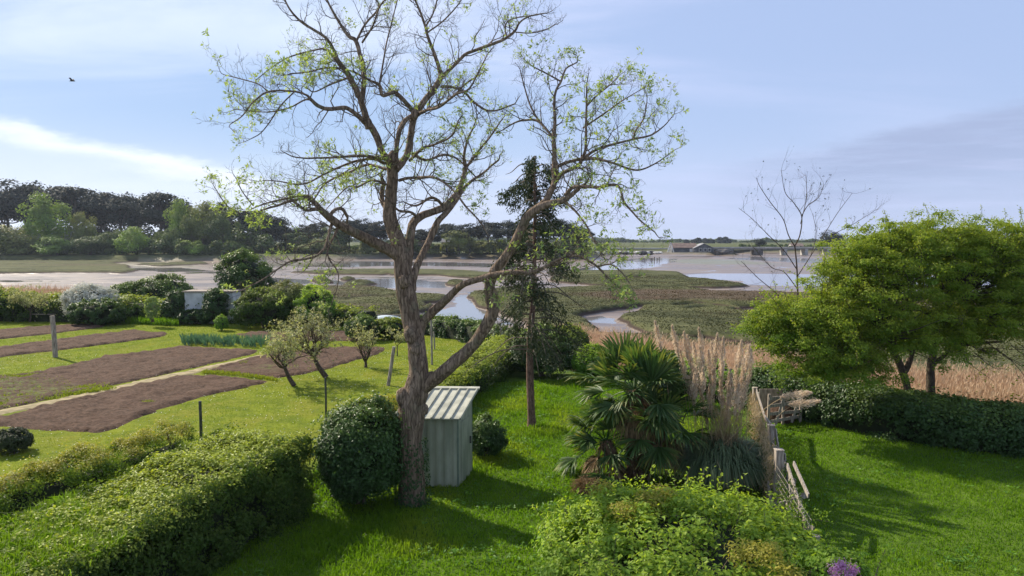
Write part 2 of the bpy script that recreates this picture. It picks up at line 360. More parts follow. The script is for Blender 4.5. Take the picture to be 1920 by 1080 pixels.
creeks = [(zp([(1172, 616), (1150, 603), (1128, 593), (1118, 586), (1150, 581), (1180, 574)]), 1.7), (zp([(1180, 574), (1215, 568), (1265, 570), (1300, 566)]), .8),
          (zp([(1290, 575), (1330, 570), (1400, 572), (1412, 570)]), .5), (zp([(1400, 575), (1410, 570)]), 1.2), (zp([(1172, 616), (1300, 625), (1450, 640)]), 1.0),
          (zp([(700, 590), (760, 582), (800, 585)]), .8), (zp([(1420, 560), (1520, 568), (1700, 575)]), .7), (zp([(640, 560), (700, 552), (740, 556)]), .35)]
waters = [
 zp([(1070, 507), (1120, 500), (1190, 486), (1215, 484), (1262, 485), (1240, 494), (1210, 503), (1140, 505)], ZW),
 zp([(1278, 517), (1340, 513), (1500, 514), (1900, 520), (1900, 540), (1500, 536), (1400, 533), (1410, 527), (1330, 522)], ZW),
 zp([(1372, 484), (1420, 482), (1500, 485), (1700, 492), (1900, 497), (1900, 503), (1500, 492), (1400, 487)], ZW),
 zp([(500, 520), (600, 527), (740, 524), (740, 541), (680, 537), (620, 532), (560, 532), (480, 528)], ZW),
 zp([(780, 526), (840, 528), (855, 536), (820, 540), (780, 536)], ZW),
 zp([(905, 545), (930, 560), (905, 590), (860, 606), (800, 606), (815, 590), (850, 575), (870, 556)], ZW),
 zp([(450, 490), (560, 489), (740, 491), (920, 494), (1000, 500), (900, 500), (740, 498), (600, 500), (480, 497)], ZW),
 zp([(1110, 597), (1135, 594), (1150, 606), (1125, 603)], ZW),
 zp([(260, 503), (330, 502), (390, 508), (300, 510)], ZW), zp([(700, 583), (742, 582), (742, 588), (700, 588)], ZW)]
land_poly = [(-1200, 236), (-120, 222), (-62, 232), (-40, 262), (-10, 262), (28, 250), (40, 330), (70, 318), (90, 303), (90, 345), (330, 345), (1500, 300), (4000, 9000), (-4000, 9000)]
pys = np.r_[np.linspace(2400, 900, 60), np.linspace(895, 640, 110), np.linspace(639, 470, 420), np.linspace(469.6, 453, 60), np.linspace(452.5, 449, 22)]
Drow = (HC+.8)*F/(pys-448.); xr = np.linspace(-1.15, 1.15, 640)
DD, XR = np.meshgrid(Drow, xr, indexing='ij'); PX = (DD*XR).ravel(); PY = (DD-1.5).ravel(); P2 = np.stack([PX, PY], 1)
DR = np.maximum(PY, 5)
gd = sdf(P2, garden_poly); garden = ss(-.3, .3, gd); gz = ss(-2.6, .2, gd)
jx = fbm(PX*.12, PY*.12, seed=3)*DR*.012+fbm(PX*.7, PY*.5, seed=5)*.5; jy = fbm(PX*.10, PY*.10, seed=9)*DR*.018+fbm(PX*.7, PY*.5, seed=15)*.6
PJ = P2+np.stack([jx, jy], 1)
ms = np.full(len(PX), -1e9)
for q in marsh: ms = np.maximum(ms, sdf(PJ, q))
for q, wd in creeks: ms = np.minimum(ms, dline(PJ, q)-wd*(1+.4*vn(PX*.3, PY*.3, seed=44)))
cw_ = np.abs(fbm(PX*.035, PY*.055, seed=201, o=3)); ms = np.where(ms > 0, np.minimum(ms, (cw_-.028)*28*(1+.0*PX)+np.where(vn(PX*.02, PY*.03, seed=7) > .25, 9., 0.)), ms)
sm = .25+DR*.003
mk = ss(-sm, sm, ms)
ld = sdf(P2+np.stack([fbm(PX*.03, PY*.03, seed=21)*8, fbm(PX*.03, PY*.03, seed=22)*8], 1), land_poly); lk = ss(-2, 3, ld)
wt = np.full(len(PX), -1e9)
for q in waters: wt = np.maximum(wt, sdf(PJ, q))
wk = ss(-.5-DR*.012, .5+DR*.006, wt)
mudz = ZW+.03+.06*fbm(PX*.05, PY*.16, seed=31)+.03*fbm(PX*.5, PY*.9, seed=33)-wk*.12
hum = .05*fbm(PX*.9, PY*.9, seed=35, o=3)+.05*fbm(PX*.2, PY*.25, seed=37)
zt = mudz+(ZM+hum-mudz)*mk
landz = .5+.35*fbm(PX*.02, PY*.02, seed=41)+ss(0, 60, ld)*.6
zt = zt+(landz-zt)*lk
zt = zt+(0.0+.012*fbm(PX*.8, PY*.8, seed=51)-zt)*gz
nc = len(xr); nr = len(Drow); ii = np.arange(nr-1)[:, None]*nc; jj = np.arange(nc-1)[None]
FQ = np.stack([ii+jj, ii+jj+1, ii+nc+jj+1, ii+nc+jj], -1).reshape(-1, 4)
tb = MB(); tb.add(np.stack([PX, PY, zt], 1), FQ, smooth=True)
ter = obj('ground', tb, M_ter); tag(ter, kind='structure')
# masks
left_poly = [(-200, -30), (-9.5, 2), (-7.9, 10.6), (-4.6, 18), (-3.4, 22), (-1.6, 29), (-.2, 44), (-10, 70), (-200, 70)]
brown = ss(-1, 3, sdf(PJ, zp([(1060, 548), (1200, 540), (1330, 541), (1600, 546), (2200, 552), (2200, 580), (1500, 568), (1300, 562), (1180, 566), (1090, 556)])))*.9
brown = np.maximum(brown, .5*ss(.1, .5, fbm(PX*.04, PY*.12, seed=61))*(PY > 60)*(PX < 10)); 
algae = np.maximum(ss(-2, 5, sdf(PJ, zp([(1235, 486), (1300, 482), (1390, 484), (1480, 492), (1300, 492)]))), .5*ss(0, 4, sdf(PJ, zp([(200, 484), (380, 480), (390, 500), (240, 503)]))))
for nm, arr in (('garden', garden), ('leftlawn', ss(-.4, .4, sdf(P2, left_poly))), ('marsh', mk), ('brown', brown), ('algae', algae), ('land', lk)):
    a = ter.data.attributes.new(nm, 'FLOAT', 'POINT'); a.data.foreach_set('value', arr.astype(np.float32))
wb = MB(); wb.add([(-1500, 30, ZW), (1500, 30, ZW), (1500, 1500, ZW), (-1500, 1500, ZW)], [[0, 1, 2, 3]])
tag(obj('water', wb, M_water), kind='structure')

# vegetable beds and path
def sheet(name, poly, m, step=.12, z0=.085, amp=.09, freq=3., weedy=None, edge=.25, seed=0, rows=0):
    poly = np.asarray(poly)[:, :2]; lo = poly.min(0)-.2; hi = poly.max(0)+.2
    xs = np.arange(lo[0], hi[0], step); ys = np.arange(lo[1], hi[1], step*1.2); Yg, Xg = np.meshgrid(ys, xs, indexing='ij')
    P = np.stack([Xg.ravel(), Yg.ravel()], 1); s_ = sdf(P+np.stack([fbm(P[:, 0]*1.5, P[:, 1]*1.5, seed=seed+1), fbm(P[:, 0]*1.5, P[:, 1]*1.5, seed=seed+2)], 1)*.18, poly)
    z = z0+amp*fbm(P[:, 0]*freq, P[:, 1]*freq, seed=seed, o=4)
    if rows: z = z+rows*np.sin(P[:, 1]*9+.6*fbm(P[:, 0], P[:, 1], seed=seed+5))
    z = np.where(s_ > 0, z, -.06); z = -.06+(z+.06)*ss(-.02, edge, s_)
    nx = len(xs); i = np.arange(len(ys)-1)[:, None]*nx; j = np.arange(nx-1)[None]
    Fc = np.stack([i+j, i+j+1, i+nx+j+1, i+nx+j], -1).reshape(-1, 4); keep = (s_[Fc] > -step*1.5).any(1)
    y = 0 if weedy is None else ss(0, 1.6, sdf(P, weedy))
    b = MB(); b.add(np.stack([P[:, 0], P[:, 1], z], 1), Fc[keep], .5, y, smooth=True); return tag(obj(name, b, m), kind='structure')
gp = lambda L: [G(a, b) for a, b in L]
sheet('soil_bed', gp([(-250, 640), (0, 618), (100, 611), (205, 607), (195, 614), (110, 625), (0, 637), (-250, 668)]), M_soil, seed=1)
sheet('soil_bed', gp([(-300, 690), (0, 651), (100, 638), (250, 619), (322, 626), (300, 633), (180, 649), (0, 671), (-300, 725)]), M_soil, seed=2)
sheet('soil_bed', gp([(-350, 745), (0, 706), (60, 700), (200, 668), (340, 651), (488, 657), (480, 664), (200, 728), (0, 770), (-350, 850)]), M_soil, weedy=gp([(-350, 745), (0, 700), (90, 705), (230, 730), (0, 775), (-350, 850)]), seed=3, rows=.012)
sheet('soil_bed', gp([(-350, 860), (0, 781), (150, 746), (330, 705), (400, 705), (516, 715), (460, 728), (380, 745), (300, 770), (195, 812), (150, 813), (0, 801), (-350, 820+60)]), M_soil, seed=4, rows=.012)
sheet('soil_bed', gp([(378, 697), (440, 680), (500, 664), (640, 650), (724, 652), (722, 660), (660, 680), (600, 697), (520, 711)]), M_soil, weedy=gp([(378, 697), (450, 700), (520, 711), (560, 690), (520, 680)]), seed=5)
sheet('soil_bed', gp([(440, 627), (505, 621), (720, 622), (700, 640), (500, 640), (460, 634)]), M_soil, seed=6)
sheet('dry_path', gp([(-350, 858), (0, 781), (200, 738), (350, 705), (500, 668), (492, 664), (350, 695), (200, 728), (0, 769), (-350, 846)]), M_path, z0=.03, amp=.02, edge=.12, seed=7)
#@@GRASS0
# ---------------------------------------------------------------- grass, reeds
def inpoly_pts(poly, n, rng, dens=None):
    poly = np.asarray(poly)[:, :2]; lo = poly.min(0); hi = poly.max(0); out = []; c = 0
    while c < n:
        P = lo+rng.random((n, 2))*(hi-lo); P = P[sdf(P, poly) > 0]
        if dens is not None: P = P[rng.random(len(P)) < dens(P)]
        out.append(P); c += len(P)
    return np.concatenate(out)[:n]
def blades(P, z, h, wd, lean, rng, seg=1, v=None, y=0.):
    n = len(P); th = rng.random(n)*2*pi; d = np.stack([np.cos(th), np.sin(th), 0*th], 1); ph = rng.random(n)*2*pi
    b = np.stack([np.cos(ph), np.sin(ph), 0*ph], 1)*np.broadcast_to(wd, (n,))[:, None]*.5; base = np.c_[P, np.broadcast_to(z, (n,))]
    h = np.broadcast_to(h, (n,))[:, None]; up = np.array([0, 0, 1.]); ln = (rng.random((n, 1))*lean)
    mid = base+up*h*.55+d*h*ln*.3; tip = base+up*h*(1-.4*ln)+d*h*ln
    V = np.stack([base-b, base+b, mid+b*.8, tip, mid-b*.8], 1); b_ = MB()
    b_.add(V, np.arange(5*n).reshape(n, 5), np.repeat(rng.random(n) if v is None else v, 5), np.repeat(np.broadcast_to(y, (n,)), 5)); return b_
r2 = np.random.default_rng(5)
mid_poly = [(-7.2, 6), (-6, 10), (-4.4, 15), (-4.6, 17.6), (-3.4, 20), (-1.2, 28), (2.2, 29), (6.6, 27.5), (7.0, 21), (5.6, 16), (4.6, 10), (3.5, 6)]
right_poly = [(4.6, 7), (5.6, 14), (6.9, 20), (8, 23.2), (10.5, 22), (13.5, 20.2), (18, 18), (24, 15), (22, 6)]
nearer = lambda P: np.clip(14/np.maximum(P[:, 1], 6), 0, 1)**1.2
Pm = inpoly_pts(mid_poly, 150000, r2, nearer); nn = fbm(Pm[:, 0]*.9, Pm[:, 1]*.9, seed=71)
tag(obj('grass', blades(Pm, 0., (.045+.075*ss(-.1, .6, nn))*(.5+1.*r2.random(len(Pm)))*(1+.02*Pm[:, 1]), .010+.0006*Pm[:, 1], .9, r2, y=.6*ss(-.1, .6, fbm(Pm[:, 0]*.6, Pm[:, 1]*.5, seed=75))), L_grass), 'lush bright green grass growing on the middle lawn between hedge and broken fence', 'grass', kind='stuff')
Pm = inpoly_pts(right_poly, 150000, r2, nearer); nn = fbm(Pm[:, 0]*.9, Pm[:, 1]*.9, seed=72)
yy = .9*ss(.0, .5, fbm(Pm[:, 0]*.35, Pm[:, 1]*.35, seed=76))*ss(17, 11, Pm[:, 1])*ss(6, 9, Pm[:, 0])
tag(obj('grass', blades(Pm, 0., (.035+.03*ss(-.2, .7, nn))*(.6+.8*r2.random(len(Pm)))*(1+.02*Pm[:, 1]), .009+.0006*Pm[:, 1], .9, r2, y=yy), L_grass), 'shorter green grass with yellowish patches on the right lawn beyond the fence', 'grass', kind='stuff')
Pm = inpoly_pts([(-14, 10), (-8, 10.5), (-4.6, 18.5), (-3.4, 22), (-1.9, 29), (-.6, 43), (-4, 47), (-40, 50), (-45, 30)], 170000, r2, lambda P: np.clip(16/np.maximum(P[:, 1], 6), 0, 1))
beds = [gp(L) for L in ([(-350, 745), (60, 700), (340, 651), (488, 657), (480, 664), (0, 770), (-350, 850)], [(-350, 860), (330, 705), (516, 715), (380, 745), (195, 812), (0, 801), (-350, 880)], [(378, 697), (500, 664), (724, 655), (520, 711)], [(-300, 690), (250, 619), (322, 626), (0, 671), (-300, 725)], [(-250, 640), (205, 607), (110, 625), (-250, 668)], [(-350, 858), (350, 705), (492, 664), (-350, 846)], [(440, 627), (505, 621), (720, 622), (700, 640), (500, 640)])]
for q in beds: Pm = Pm[sdf(Pm, q) < .05]
tag(obj('grass', blades(Pm, 0., .020*(.6+.8*r2.random(len(Pm)))*(1+.03*Pm[:, 1]), .005+.0004*Pm[:, 1], 1.0, r2, y=.8*ss(-.1, .6, fbm(Pm[:, 0]*.4, Pm[:, 1]*.4, seed=78))), L_grass2), 'short yellowish mown grass of the allotment lawn on the left', 'grass', kind='stuff')
def reeds(poly, n, h, wd, label, z=-.8, dens=None, m=None):
    P = inpoly_pts(poly, n, r2, dens); nn = fbm(P[:, 0]*.25, P[:, 1]*.25, seed=80)
    hh = h*(.72+.3*r2.random(len(P))+.12*nn); b = blades(P, z, hh, wd, .35, r2, y=ss(0, .6, nn)*.6)
    k = r2.random(len(P)) < .35; C = np.c_[P[k], z+hh[k]*.95]    # feathery heads
    b.leaves(C, r2.normal(size=(k.sum(), 3))*[1, 1, .2], .17, .028, axis=np.array([[.35, -.1, 1.]])+r2.normal(size=(k.sum(), 3))*.2, y=.8)
    return tag(obj('reeds', b, m or L_reed), label, 'reeds', kind='stuff')
nx_ = [G(950, 655)[:2]+[0, .2], (3, 29.6), (7.5, 27.5), (10.5, 24.8), (14.5, 22.2), (19.5, 20), (34, 16), (45, 14), (45, 20), (30, 24), (19, 27.3), (13.5, 29.6), (10.5, 34.2), (7.2, 37.5), (3.5, 42), (.2, 41.5)]
reeds(nx_, 90000, 1.65, .026, 'dense dry tan reeds between the garden hedges and the salt marsh', dens=lambda P: np.clip(26/P[:, 1], 0, 1))
reeds([G(-900, 552, -.8)[:2], G(-200, 552, -.8)[:2], G(170, 560, -.8)[:2], G(330, 572, -.8)[:2], G(330, 600, -.8)[:2], G(-900, 600, -.8)[:2]], 26000, 1.7, .05, 'dry brown reeds behind the shrubs at the far end of the left garden')
def scat(nm, label, x0, x1, y0, y1, n, h, wd, m, cond):
    P = np.c_[x0+(x1-x0)*r2.random(n), y0+(y1-y0)*r2.random(n)**1.25]; P = P[np.abs(P[:, 0]) < P[:, 1]*.78]
    ri = np.clip(np.searchsorted(Drow, P[:, 1]+1.5), 0, nr-1); ci_ = np.clip(((P[:, 0]/(P[:, 1]+1.5)+1.15)/2.3*(nc-1)).round().astype(int), 0, nc-1); k = ri*nc+ci_
    ok = cond(k, P); P = P[ok]; k = k[ok]; nn = fbm(P[:, 0]*.3, P[:, 1]*.3, seed=88)
    return tag(obj(nm, blades(P, zt[k], h*(.5+.8*r2.random(len(P)))*(1+.8*nn), wd, 1.5, r2, y=np.maximum(ss(.1, .5, nn)*.6, brown[k])), m), label, nm.replace('_', ' '), kind='stuff')
L_marsh = leafmat('marsh_plant', (.040, .046, .018), (.092, .094, .040), (.105, .07, .045), .15, .8, nscale=.2)
scat('marsh_plants', 'low olive saltmarsh plants covering the nearer mud platforms', -60, 90, 38, 130, 260000, .065, .10, L_marsh, lambda k, P: (mk[k] > .55)&(gz[k] < .05)&(fbm(P[:, 0]*.5, P[:, 1]*.5, seed=89) > -.5))
r9 = np.random.default_rng(44); P = inpoly_pts([(-14, 14), (-8, 16), (-4.6, 20), (-1.9, 29), (-1.5, 40), (-12, 36), (-30, 34)], 2600, r9)
for q in beds: P = P[sdf(P, q) < .05]
d_ = MB(); d_.leaves(np.c_[P, .05+0*P[:, 0]], r9.normal(size=(len(P), 3))*.2+[0, -.3, 1], .035, .035, rng=r9); tag(obj('daisies', d_, L_white), 'white daisies dotted over the mown lawn', 'daisies', kind='stuff')
P = inpoly_pts(gp([(-350, 745), (0, 706), (60, 702), (190, 715), (230, 728), (0, 768), (-350, 850)]), 16000, r9, lambda P: ss(-.1, .4, fbm(P[:, 0]*.9, P[:, 1]*.9, seed=5))+.05)
tag(obj('bed_weeds', blades(P, .03, .09*(.4+r9.random(len(P))), .03, 1.6, r9, y=.4), L_hedge if 0 else L_grass2), 'green weeds spreading over the left end of the big dug bed', 'weeds', kind='stuff')
P = np.concatenate([inpoly_pts(gp([(378, 697), (440, 700), (520, 712), (520, 716), (440, 705), (380, 702)]), 1000, r9), inpoly_pts(gp([(268, 756), (286, 754), (290, 760), (270, 762)]), 110, r9), inpoly_pts(gp([(448, 682), (462, 680), (464, 684), (450, 686)]), 200, r9)])
tag(obj('bed_weeds', blades(P, .03, .10*(.3+1.2*r9.random(len(P))), .03, 1.6, r9, y=.5), L_grass2), 'line of bright weeds and small tufts crossing the front dug bed', 'weeds', kind='stuff')
lv_ = MB(); P = np.r_[inpoly_pts(mid_poly, 900, r9, lambda P: ss(0, .4, fbm(P[:, 0]*.8, P[:, 1]*.8, seed=6))+.03), inpoly_pts(right_poly, 500, r9, lambda P: ss(.1, .4, fbm(P[:, 0]*.8, P[:, 1]*.8, seed=7))+.02)]
lv_.leaves(np.repeat(np.c_[P, .05+.04*r9.random(len(P))], 6, 0)+r9.normal(size=(len(P)*6, 3))*[.06, .06, .01], r9.normal(size=(len(P)*6, 3))*.4+[0, 0, 1], .085, .045, rng=r9); tag(obj('broadleaf_weeds', lv_, L_shrub), 'patches of broad-leaved weeds and clover in the two lawns', 'weeds', kind='stuff')
#@@PLANTS
# ---------------------------------------------------------------- shrubs and hedges
def ico(n=3):
    import bmesh
    bm = bmesh.new(); bmesh.ops.create_icosphere(bm, subdivisions=n, radius=1); bm.verts.ensure_lookup_table()
    V = np.array([v.co[:] for v in bm.verts]); Fc = np.array([[v.index for v in f.verts] for f in bm.faces]); bm.free(); return V, Fc
ICO = ico(3)
def clumps(b, C, Rr, Out, n, L, Wd, rng, young=0., top=1., mi=0, flat=.8, tuft=0., sprig=.0):
    """leaf clusters round centres C with radii Rr; leaves face outward"""
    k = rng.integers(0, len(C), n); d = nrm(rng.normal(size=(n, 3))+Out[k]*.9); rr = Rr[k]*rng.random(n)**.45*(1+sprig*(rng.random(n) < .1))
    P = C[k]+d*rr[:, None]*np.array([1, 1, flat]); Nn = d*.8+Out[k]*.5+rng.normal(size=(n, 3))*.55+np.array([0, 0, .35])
    y = np.clip(young*(.05+top*np.clip(d[:, 2]*.6+Out[k][:, 2]*.7, 0, 1)*np.clip(.12+Out[k][:, 2]*1.5, 0, 1)*(.3+.9*rng.random(n))), 0, 1)  # darker sides and paler tops: new growth, with shade and light painted in
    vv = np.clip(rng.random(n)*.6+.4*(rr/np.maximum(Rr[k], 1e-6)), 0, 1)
    P[:, 2] = np.maximum(P[:, 2], .02 if C[:, 2].min() > -.3 else -9)
    b.leaves(P, Nn, L*(.6+.8*rng.random(n)), Wd*(.6+.8*rng.random(n)), vv, y, mi, rng); return b
def shrub_mesh(c, rad, n, L, Wd, seed, young=.5, K=130, core=True, lump=.30, b=None, flat=.8, boxy=0., cr=.30, sprig=.5, bottom=-.75):
    rng = np.random.default_rng(seed); b = b or MB(); rad = np.asarray(rad, float); c = np.asarray(c, float)
    d = nrm(rng.normal(size=(K*3, 3))); d = d[d[:, 2] > bottom][:K]
    if boxy: d = np.sign(d)*np.abs(d)**(1-boxy*.5); 
    f = 1+lump*fbm(d[:, 0]*2+seed, d[:, 1]*2, d[:, 2]*2, seed)
    rcl = cr*rad.min()*(.6+.7*rng.random(len(d)))
    C = c+d*rad*(f*(1-rcl/rad.mean()*.75))[:, None]
    clumps(b, C, rcl, nrm(d/rad), n, L, Wd, rng, young, flat=flat, sprig=sprig)
    if core:
        V, Fc = ICO; q = V*(1+lump*fbm(V[:, 0]*2+seed, V[:, 1]*2, V[:, 2]*2, seed))[:, None]
        if boxy: q = np.sign(q)*np.abs(q)**(1-boxy*.5)
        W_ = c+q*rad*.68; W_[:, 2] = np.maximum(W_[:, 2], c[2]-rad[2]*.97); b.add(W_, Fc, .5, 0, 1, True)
    return b
def stems(b, base, top_c, rad, rng, k=5, r=.03):
    out = []
    for i in range(k):
        e = top_c+nrm(rng.normal(size=3))*rad*.7; mid = (base+e)/2+rng.normal(size=3)*.08
        out.append(MB().tube(crom(np.array([base+rng.normal(size=3)*[.06, .06, 0], mid, e]), 4), np.linspace(r, r*.3, 9)[:9], 5))
    return out
def crom(P, k=6):
    P = np.asarray(P, float)
    if len(P) < 3: return P[0]+(P[1]-P[0])*np.linspace(0, 1, k+1)[:, None]
    Q = np.vstack([2*P[0]-P[1], P, 2*P[-1]-P[-2]]); out = []
    for i in range(1, len(Q)-2):
        t = np.linspace(0, 1, k, endpoint=False)[:, None]; p0, p1, p2, p3 = Q[i-1:i+3]
        out.append(.5*((2*p1)+(-p0+p2)*t+(2*p0-5*p1+4*p2-p3)*t**2+(-p0+3*p1-3*p2+p3)*t**3))
    return np.vstack(out+[Q[-2][None]])
def shrub(px0, px1, pyt, pyb, dep, label, cat, L, m, n=5000, leaf=.06, z=0., name='shrub', group=None, young=.5, seed=None, K=130, D=None, hang=0., **k):
    c = (px0+px1)/2; g = G(c, pyb, z) if D is None else np.array([(c-960)/F*D, D, z]); D_ = g[1]
    s_ = D_/F; rx = (px1-px0)/2*s_; h = A(c, pyt, D_)[2]-g[2]
    seed = seed if seed is not None else int(abs(px0*7+pyt*3)) % 9973
    cc = g+np.array([0, dep*.5, h*.5-hang*h]); b = shrub_mesh(cc, (rx, dep*.5, h*.5*(1+hang)), n, leaf, leaf*.6, seed, young, K, **k)
    t_ = thing(name, label, cat, (cc[0], cc[1], g[2]), group); obj('foliage', b, [m, M_core], t_)
    s2 = stems(MB(), np.array([cc[0], cc[1], g[2]]), cc, np.array([rx, dep*.5, h*.4]), np.random.default_rng(seed), 4, .02+.012*h); [obj('stem', q_, B_twig, t_) for q_ in s2]; return t_
def hedge(path, label, m, n, leaf, name='hedge', young=.5, seed=1, cat='hedge', lump=.22, K=None, group=None, cr=.3, top=1., cs=1., box=0):
    """path: list of (x, y, half width, height). A box-like hedge with uneven leafy surface"""
    rng = np.random.default_rng(seed); P = np.asarray(path, float); Q = crom(P, 6); 
    ds = np.r_[0, np.cumsum(np.linalg.norm(np.diff(Q[:, :2], axis=0), axis=1))]; Lh = ds[-1]
    K = K or int(Lh*14); s_ = rng.random(K)*Lh; q = np.stack([np.interp(s_, ds, Q[:, i]) for i in range(4)], 1)
    tg = np.stack([np.interp(s_, ds, g_) for g_ in np.gradient(Q[:, :2], axis=0).T], 1); tg = nrm(tg); side = np.c_[tg[:, 1], -tg[:, 0]]
    u = rng.random(K)*(q[:, 2]*2+q[:, 3]*2)-(q[:, 2]+q[:, 3]); hw = q[:, 2]; au = np.abs(u)
    off = np.where(au < hw, u, np.sign(u)*hw); zz_ = np.where(au < hw, q[:, 3], q[:, 3]-(au-hw))
    rnd = ss(.55, 1., np.abs(off)/hw)*ss(.5, 1., zz_/q[:, 3]); rk = .35 if box else 1.; off = off*(1-.16*rnd*rk); zz_ = zz_-.14*rnd*q[:, 3]*rk
    rcl = cr*np.minimum(hw, q[:, 3])*(.6+.8*rng.random(K)); nz = lump*fbm(q[:, 0]*1.3, q[:, 1]*1.3, zz_*1.3, seed)*np.minimum(hw, q[:, 3])
    out = np.c_[side*np.where(au < hw, off/hw*.4, np.sign(u))[:, None], np.where(au < hw, 1., .1)]
    out = nrm(out); C = np.c_[q[:, :2]+side*off[:, None], zz_]+out*(nz-rcl*.7)[:, None]
    b = MB(); clumps(b, C, rcl, out, n, leaf, leaf*.65, rng, young, top, sprig=.15 if box else .6)
    # dark inner body
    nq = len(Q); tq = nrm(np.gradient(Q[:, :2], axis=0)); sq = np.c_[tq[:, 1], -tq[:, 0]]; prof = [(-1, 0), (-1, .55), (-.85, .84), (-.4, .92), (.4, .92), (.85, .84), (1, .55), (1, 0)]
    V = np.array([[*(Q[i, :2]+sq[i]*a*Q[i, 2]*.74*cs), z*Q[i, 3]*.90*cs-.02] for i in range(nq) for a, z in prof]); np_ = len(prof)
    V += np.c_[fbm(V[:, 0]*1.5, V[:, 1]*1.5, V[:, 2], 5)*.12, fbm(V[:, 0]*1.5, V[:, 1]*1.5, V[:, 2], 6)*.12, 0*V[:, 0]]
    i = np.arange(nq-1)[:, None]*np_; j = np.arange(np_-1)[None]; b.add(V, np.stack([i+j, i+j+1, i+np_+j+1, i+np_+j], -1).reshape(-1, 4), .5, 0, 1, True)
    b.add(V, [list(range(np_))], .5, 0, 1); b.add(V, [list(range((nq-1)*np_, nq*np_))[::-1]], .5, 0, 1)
    mid = P[len(P)//2]; t_ = thing(name, label, cat, (mid[0], mid[1], 0), group); obj('foliage', b, [m, M_core], t_)
    for k_ in range(1, nq, 5):
        p0 = np.array([Q[k_, 0], Q[k_, 1], 0]); st = MB().tube(crom([p0, p0+[.05, .04, Q[k_, 3]*.4], p0+[.1*(k_ % 2), -.05, Q[k_, 3]*.8]], 3), .03, 5); obj('stem', st, B_twig, t_)
    return t_
#@@HEDGES
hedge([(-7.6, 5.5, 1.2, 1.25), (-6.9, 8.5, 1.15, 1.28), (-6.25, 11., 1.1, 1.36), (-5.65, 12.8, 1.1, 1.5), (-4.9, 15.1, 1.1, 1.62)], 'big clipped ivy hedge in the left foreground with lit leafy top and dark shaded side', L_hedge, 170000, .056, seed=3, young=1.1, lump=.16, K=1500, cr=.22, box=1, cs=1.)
# long grass growing through the hedge top
r3 = np.random.default_rng(8)
tp = inpoly_pts([(-8.3, 5.5), (-5.9, 5.5), (-5.3, 10.8), (-5.4, 12.2), (-7.2, 12)], 16000, r3, lambda P: ss(-.2, .4, fbm(P[:, 0]*1.1, P[:, 1]*1.1, seed=91)))
tag(obj('hedge_top_grass', blades(tp, 1.1+.08*fbm(tp[:, 0], tp[:, 1], seed=3)+.06, .26*(.5+.7*r3.random(len(tp))), .013, 1.2, r3, y=.2), L_grass), 'long grass growing up through the top of the foreground hedge', 'grass', kind='stuff')
hedge([(-10.6, 14.0, .5, .55), (-9.4, 15.8, .55, .75), (-8.6, 17.2, .55, .85), (-8.1, 18.3, .45, 1.0)], 'low ragged shrub row with yellow and red leaf tips behind the foreground hedge', L_red, 34000, .045, young=.9, seed=5, cr=.45, lump=.6, K=190, cs=.55)
shrub(585, 742, 758, 975, 1.7, 'tall rounded dark ivy bush just left of the big trunk', 'bush', 0, L_ivy, 60000, .068, young=.5, K=230, boxy=.1, lump=.55, cr=.34, sprig=.9, name='bush', bottom=-.95)  # pale young tone on some leaves stands in for glints
shrub(640, 760, 745, 850, 1.2, 'yellow flowering bush behind the dark rounded bush', 'bush', 0, L_gold, 6000, .05, D=17.6, name='bush', z=.0)
hedge([(-3.3, 19.5, .7, .85), (-2.5, 23, .75, .95), (-1.6, 27, .85, 1.05), (-.55, 31, .85, 1.15), (-.2, 33.5, .8, 1.2)], 'rounded yellow-topped hedge running from the metal shed to the far bushes', L_hedge, 52000, .07, young=1., seed=7, cr=.35, K=420)
hedge([(-6.2, 44.5, .8, .95), (-3.5, 42, .8, 1.05), (-1., 38.5, .8, 1.0), (0.3, 36.6, .7, 1.1)], 'dark ivy hedge across the far end of the mown lawn', L_ivy, 26000, .11, young=.7, seed=9, cr=.35)
hedge([(4.4, 27.6, .8, 1.2), (6.6, 26.0, .8, 1.25), (7.9, 24.4, .8, 1.25)], 'short green hedge behind the palm and the pampas grass', L_shrub, 22000, .09, young=.5, seed=12)
hedge([(8.0, 24.2, .9, 1.3), (9.3, 22.7, .95, 1.25), (10.5, 21.1, 1., 1.2), (11.9, 19.8, 1., 1.12), (13.6, 19.0, 1., 1.08), (17, 18, 1., 1.1)], 'long dark ivy hedge bordering the right lawn under the hawthorns', L_ivy, 100000, .085, young=.45, seed=13, K=800, cr=.35, lump=.3)
shrub(955, 1085, 618, 716, 2.4, 'big dark green shrub at the end of the middle lawn behind the conifer trunk', 'shrub', 0, L_ivy, 20000, .10, young=.9)
shrub(1076, 1142, 650, 722, 1.4, 'bright green rounded shrub beside the big dark one near the palm', 'shrub', 0, L_shrub, 11000, .075, young=.8)
shrub(1030, 1110, 612, 690, 2., 'mid green shrub standing behind the bright rounded one', 'shrub', 0, L_hedge, 9000, .10, young=.6, D=31)
shrub(870, 945, 790, 905, 1.1, 'small dark bush growing against the right side of the metal shed', 'bush', 0, L_ivy, 13000, .055, D=18.0, name='bush', young=.4, lump=.6, K=80, sprig=.9)
shrub(-40, 32, 813, 858, 1., 'small round grey-green bush on the mown lawn at the left edge', 'bush', 0, L_spruce, 7000, .05, name='bush', core=True)
shrub(1200, 1300, 660, 760, 1.3, 'dark leafy shrub between the palm and the pampas plumes', 'shrub', 0, L_ivy, 9000, .08, D=24)
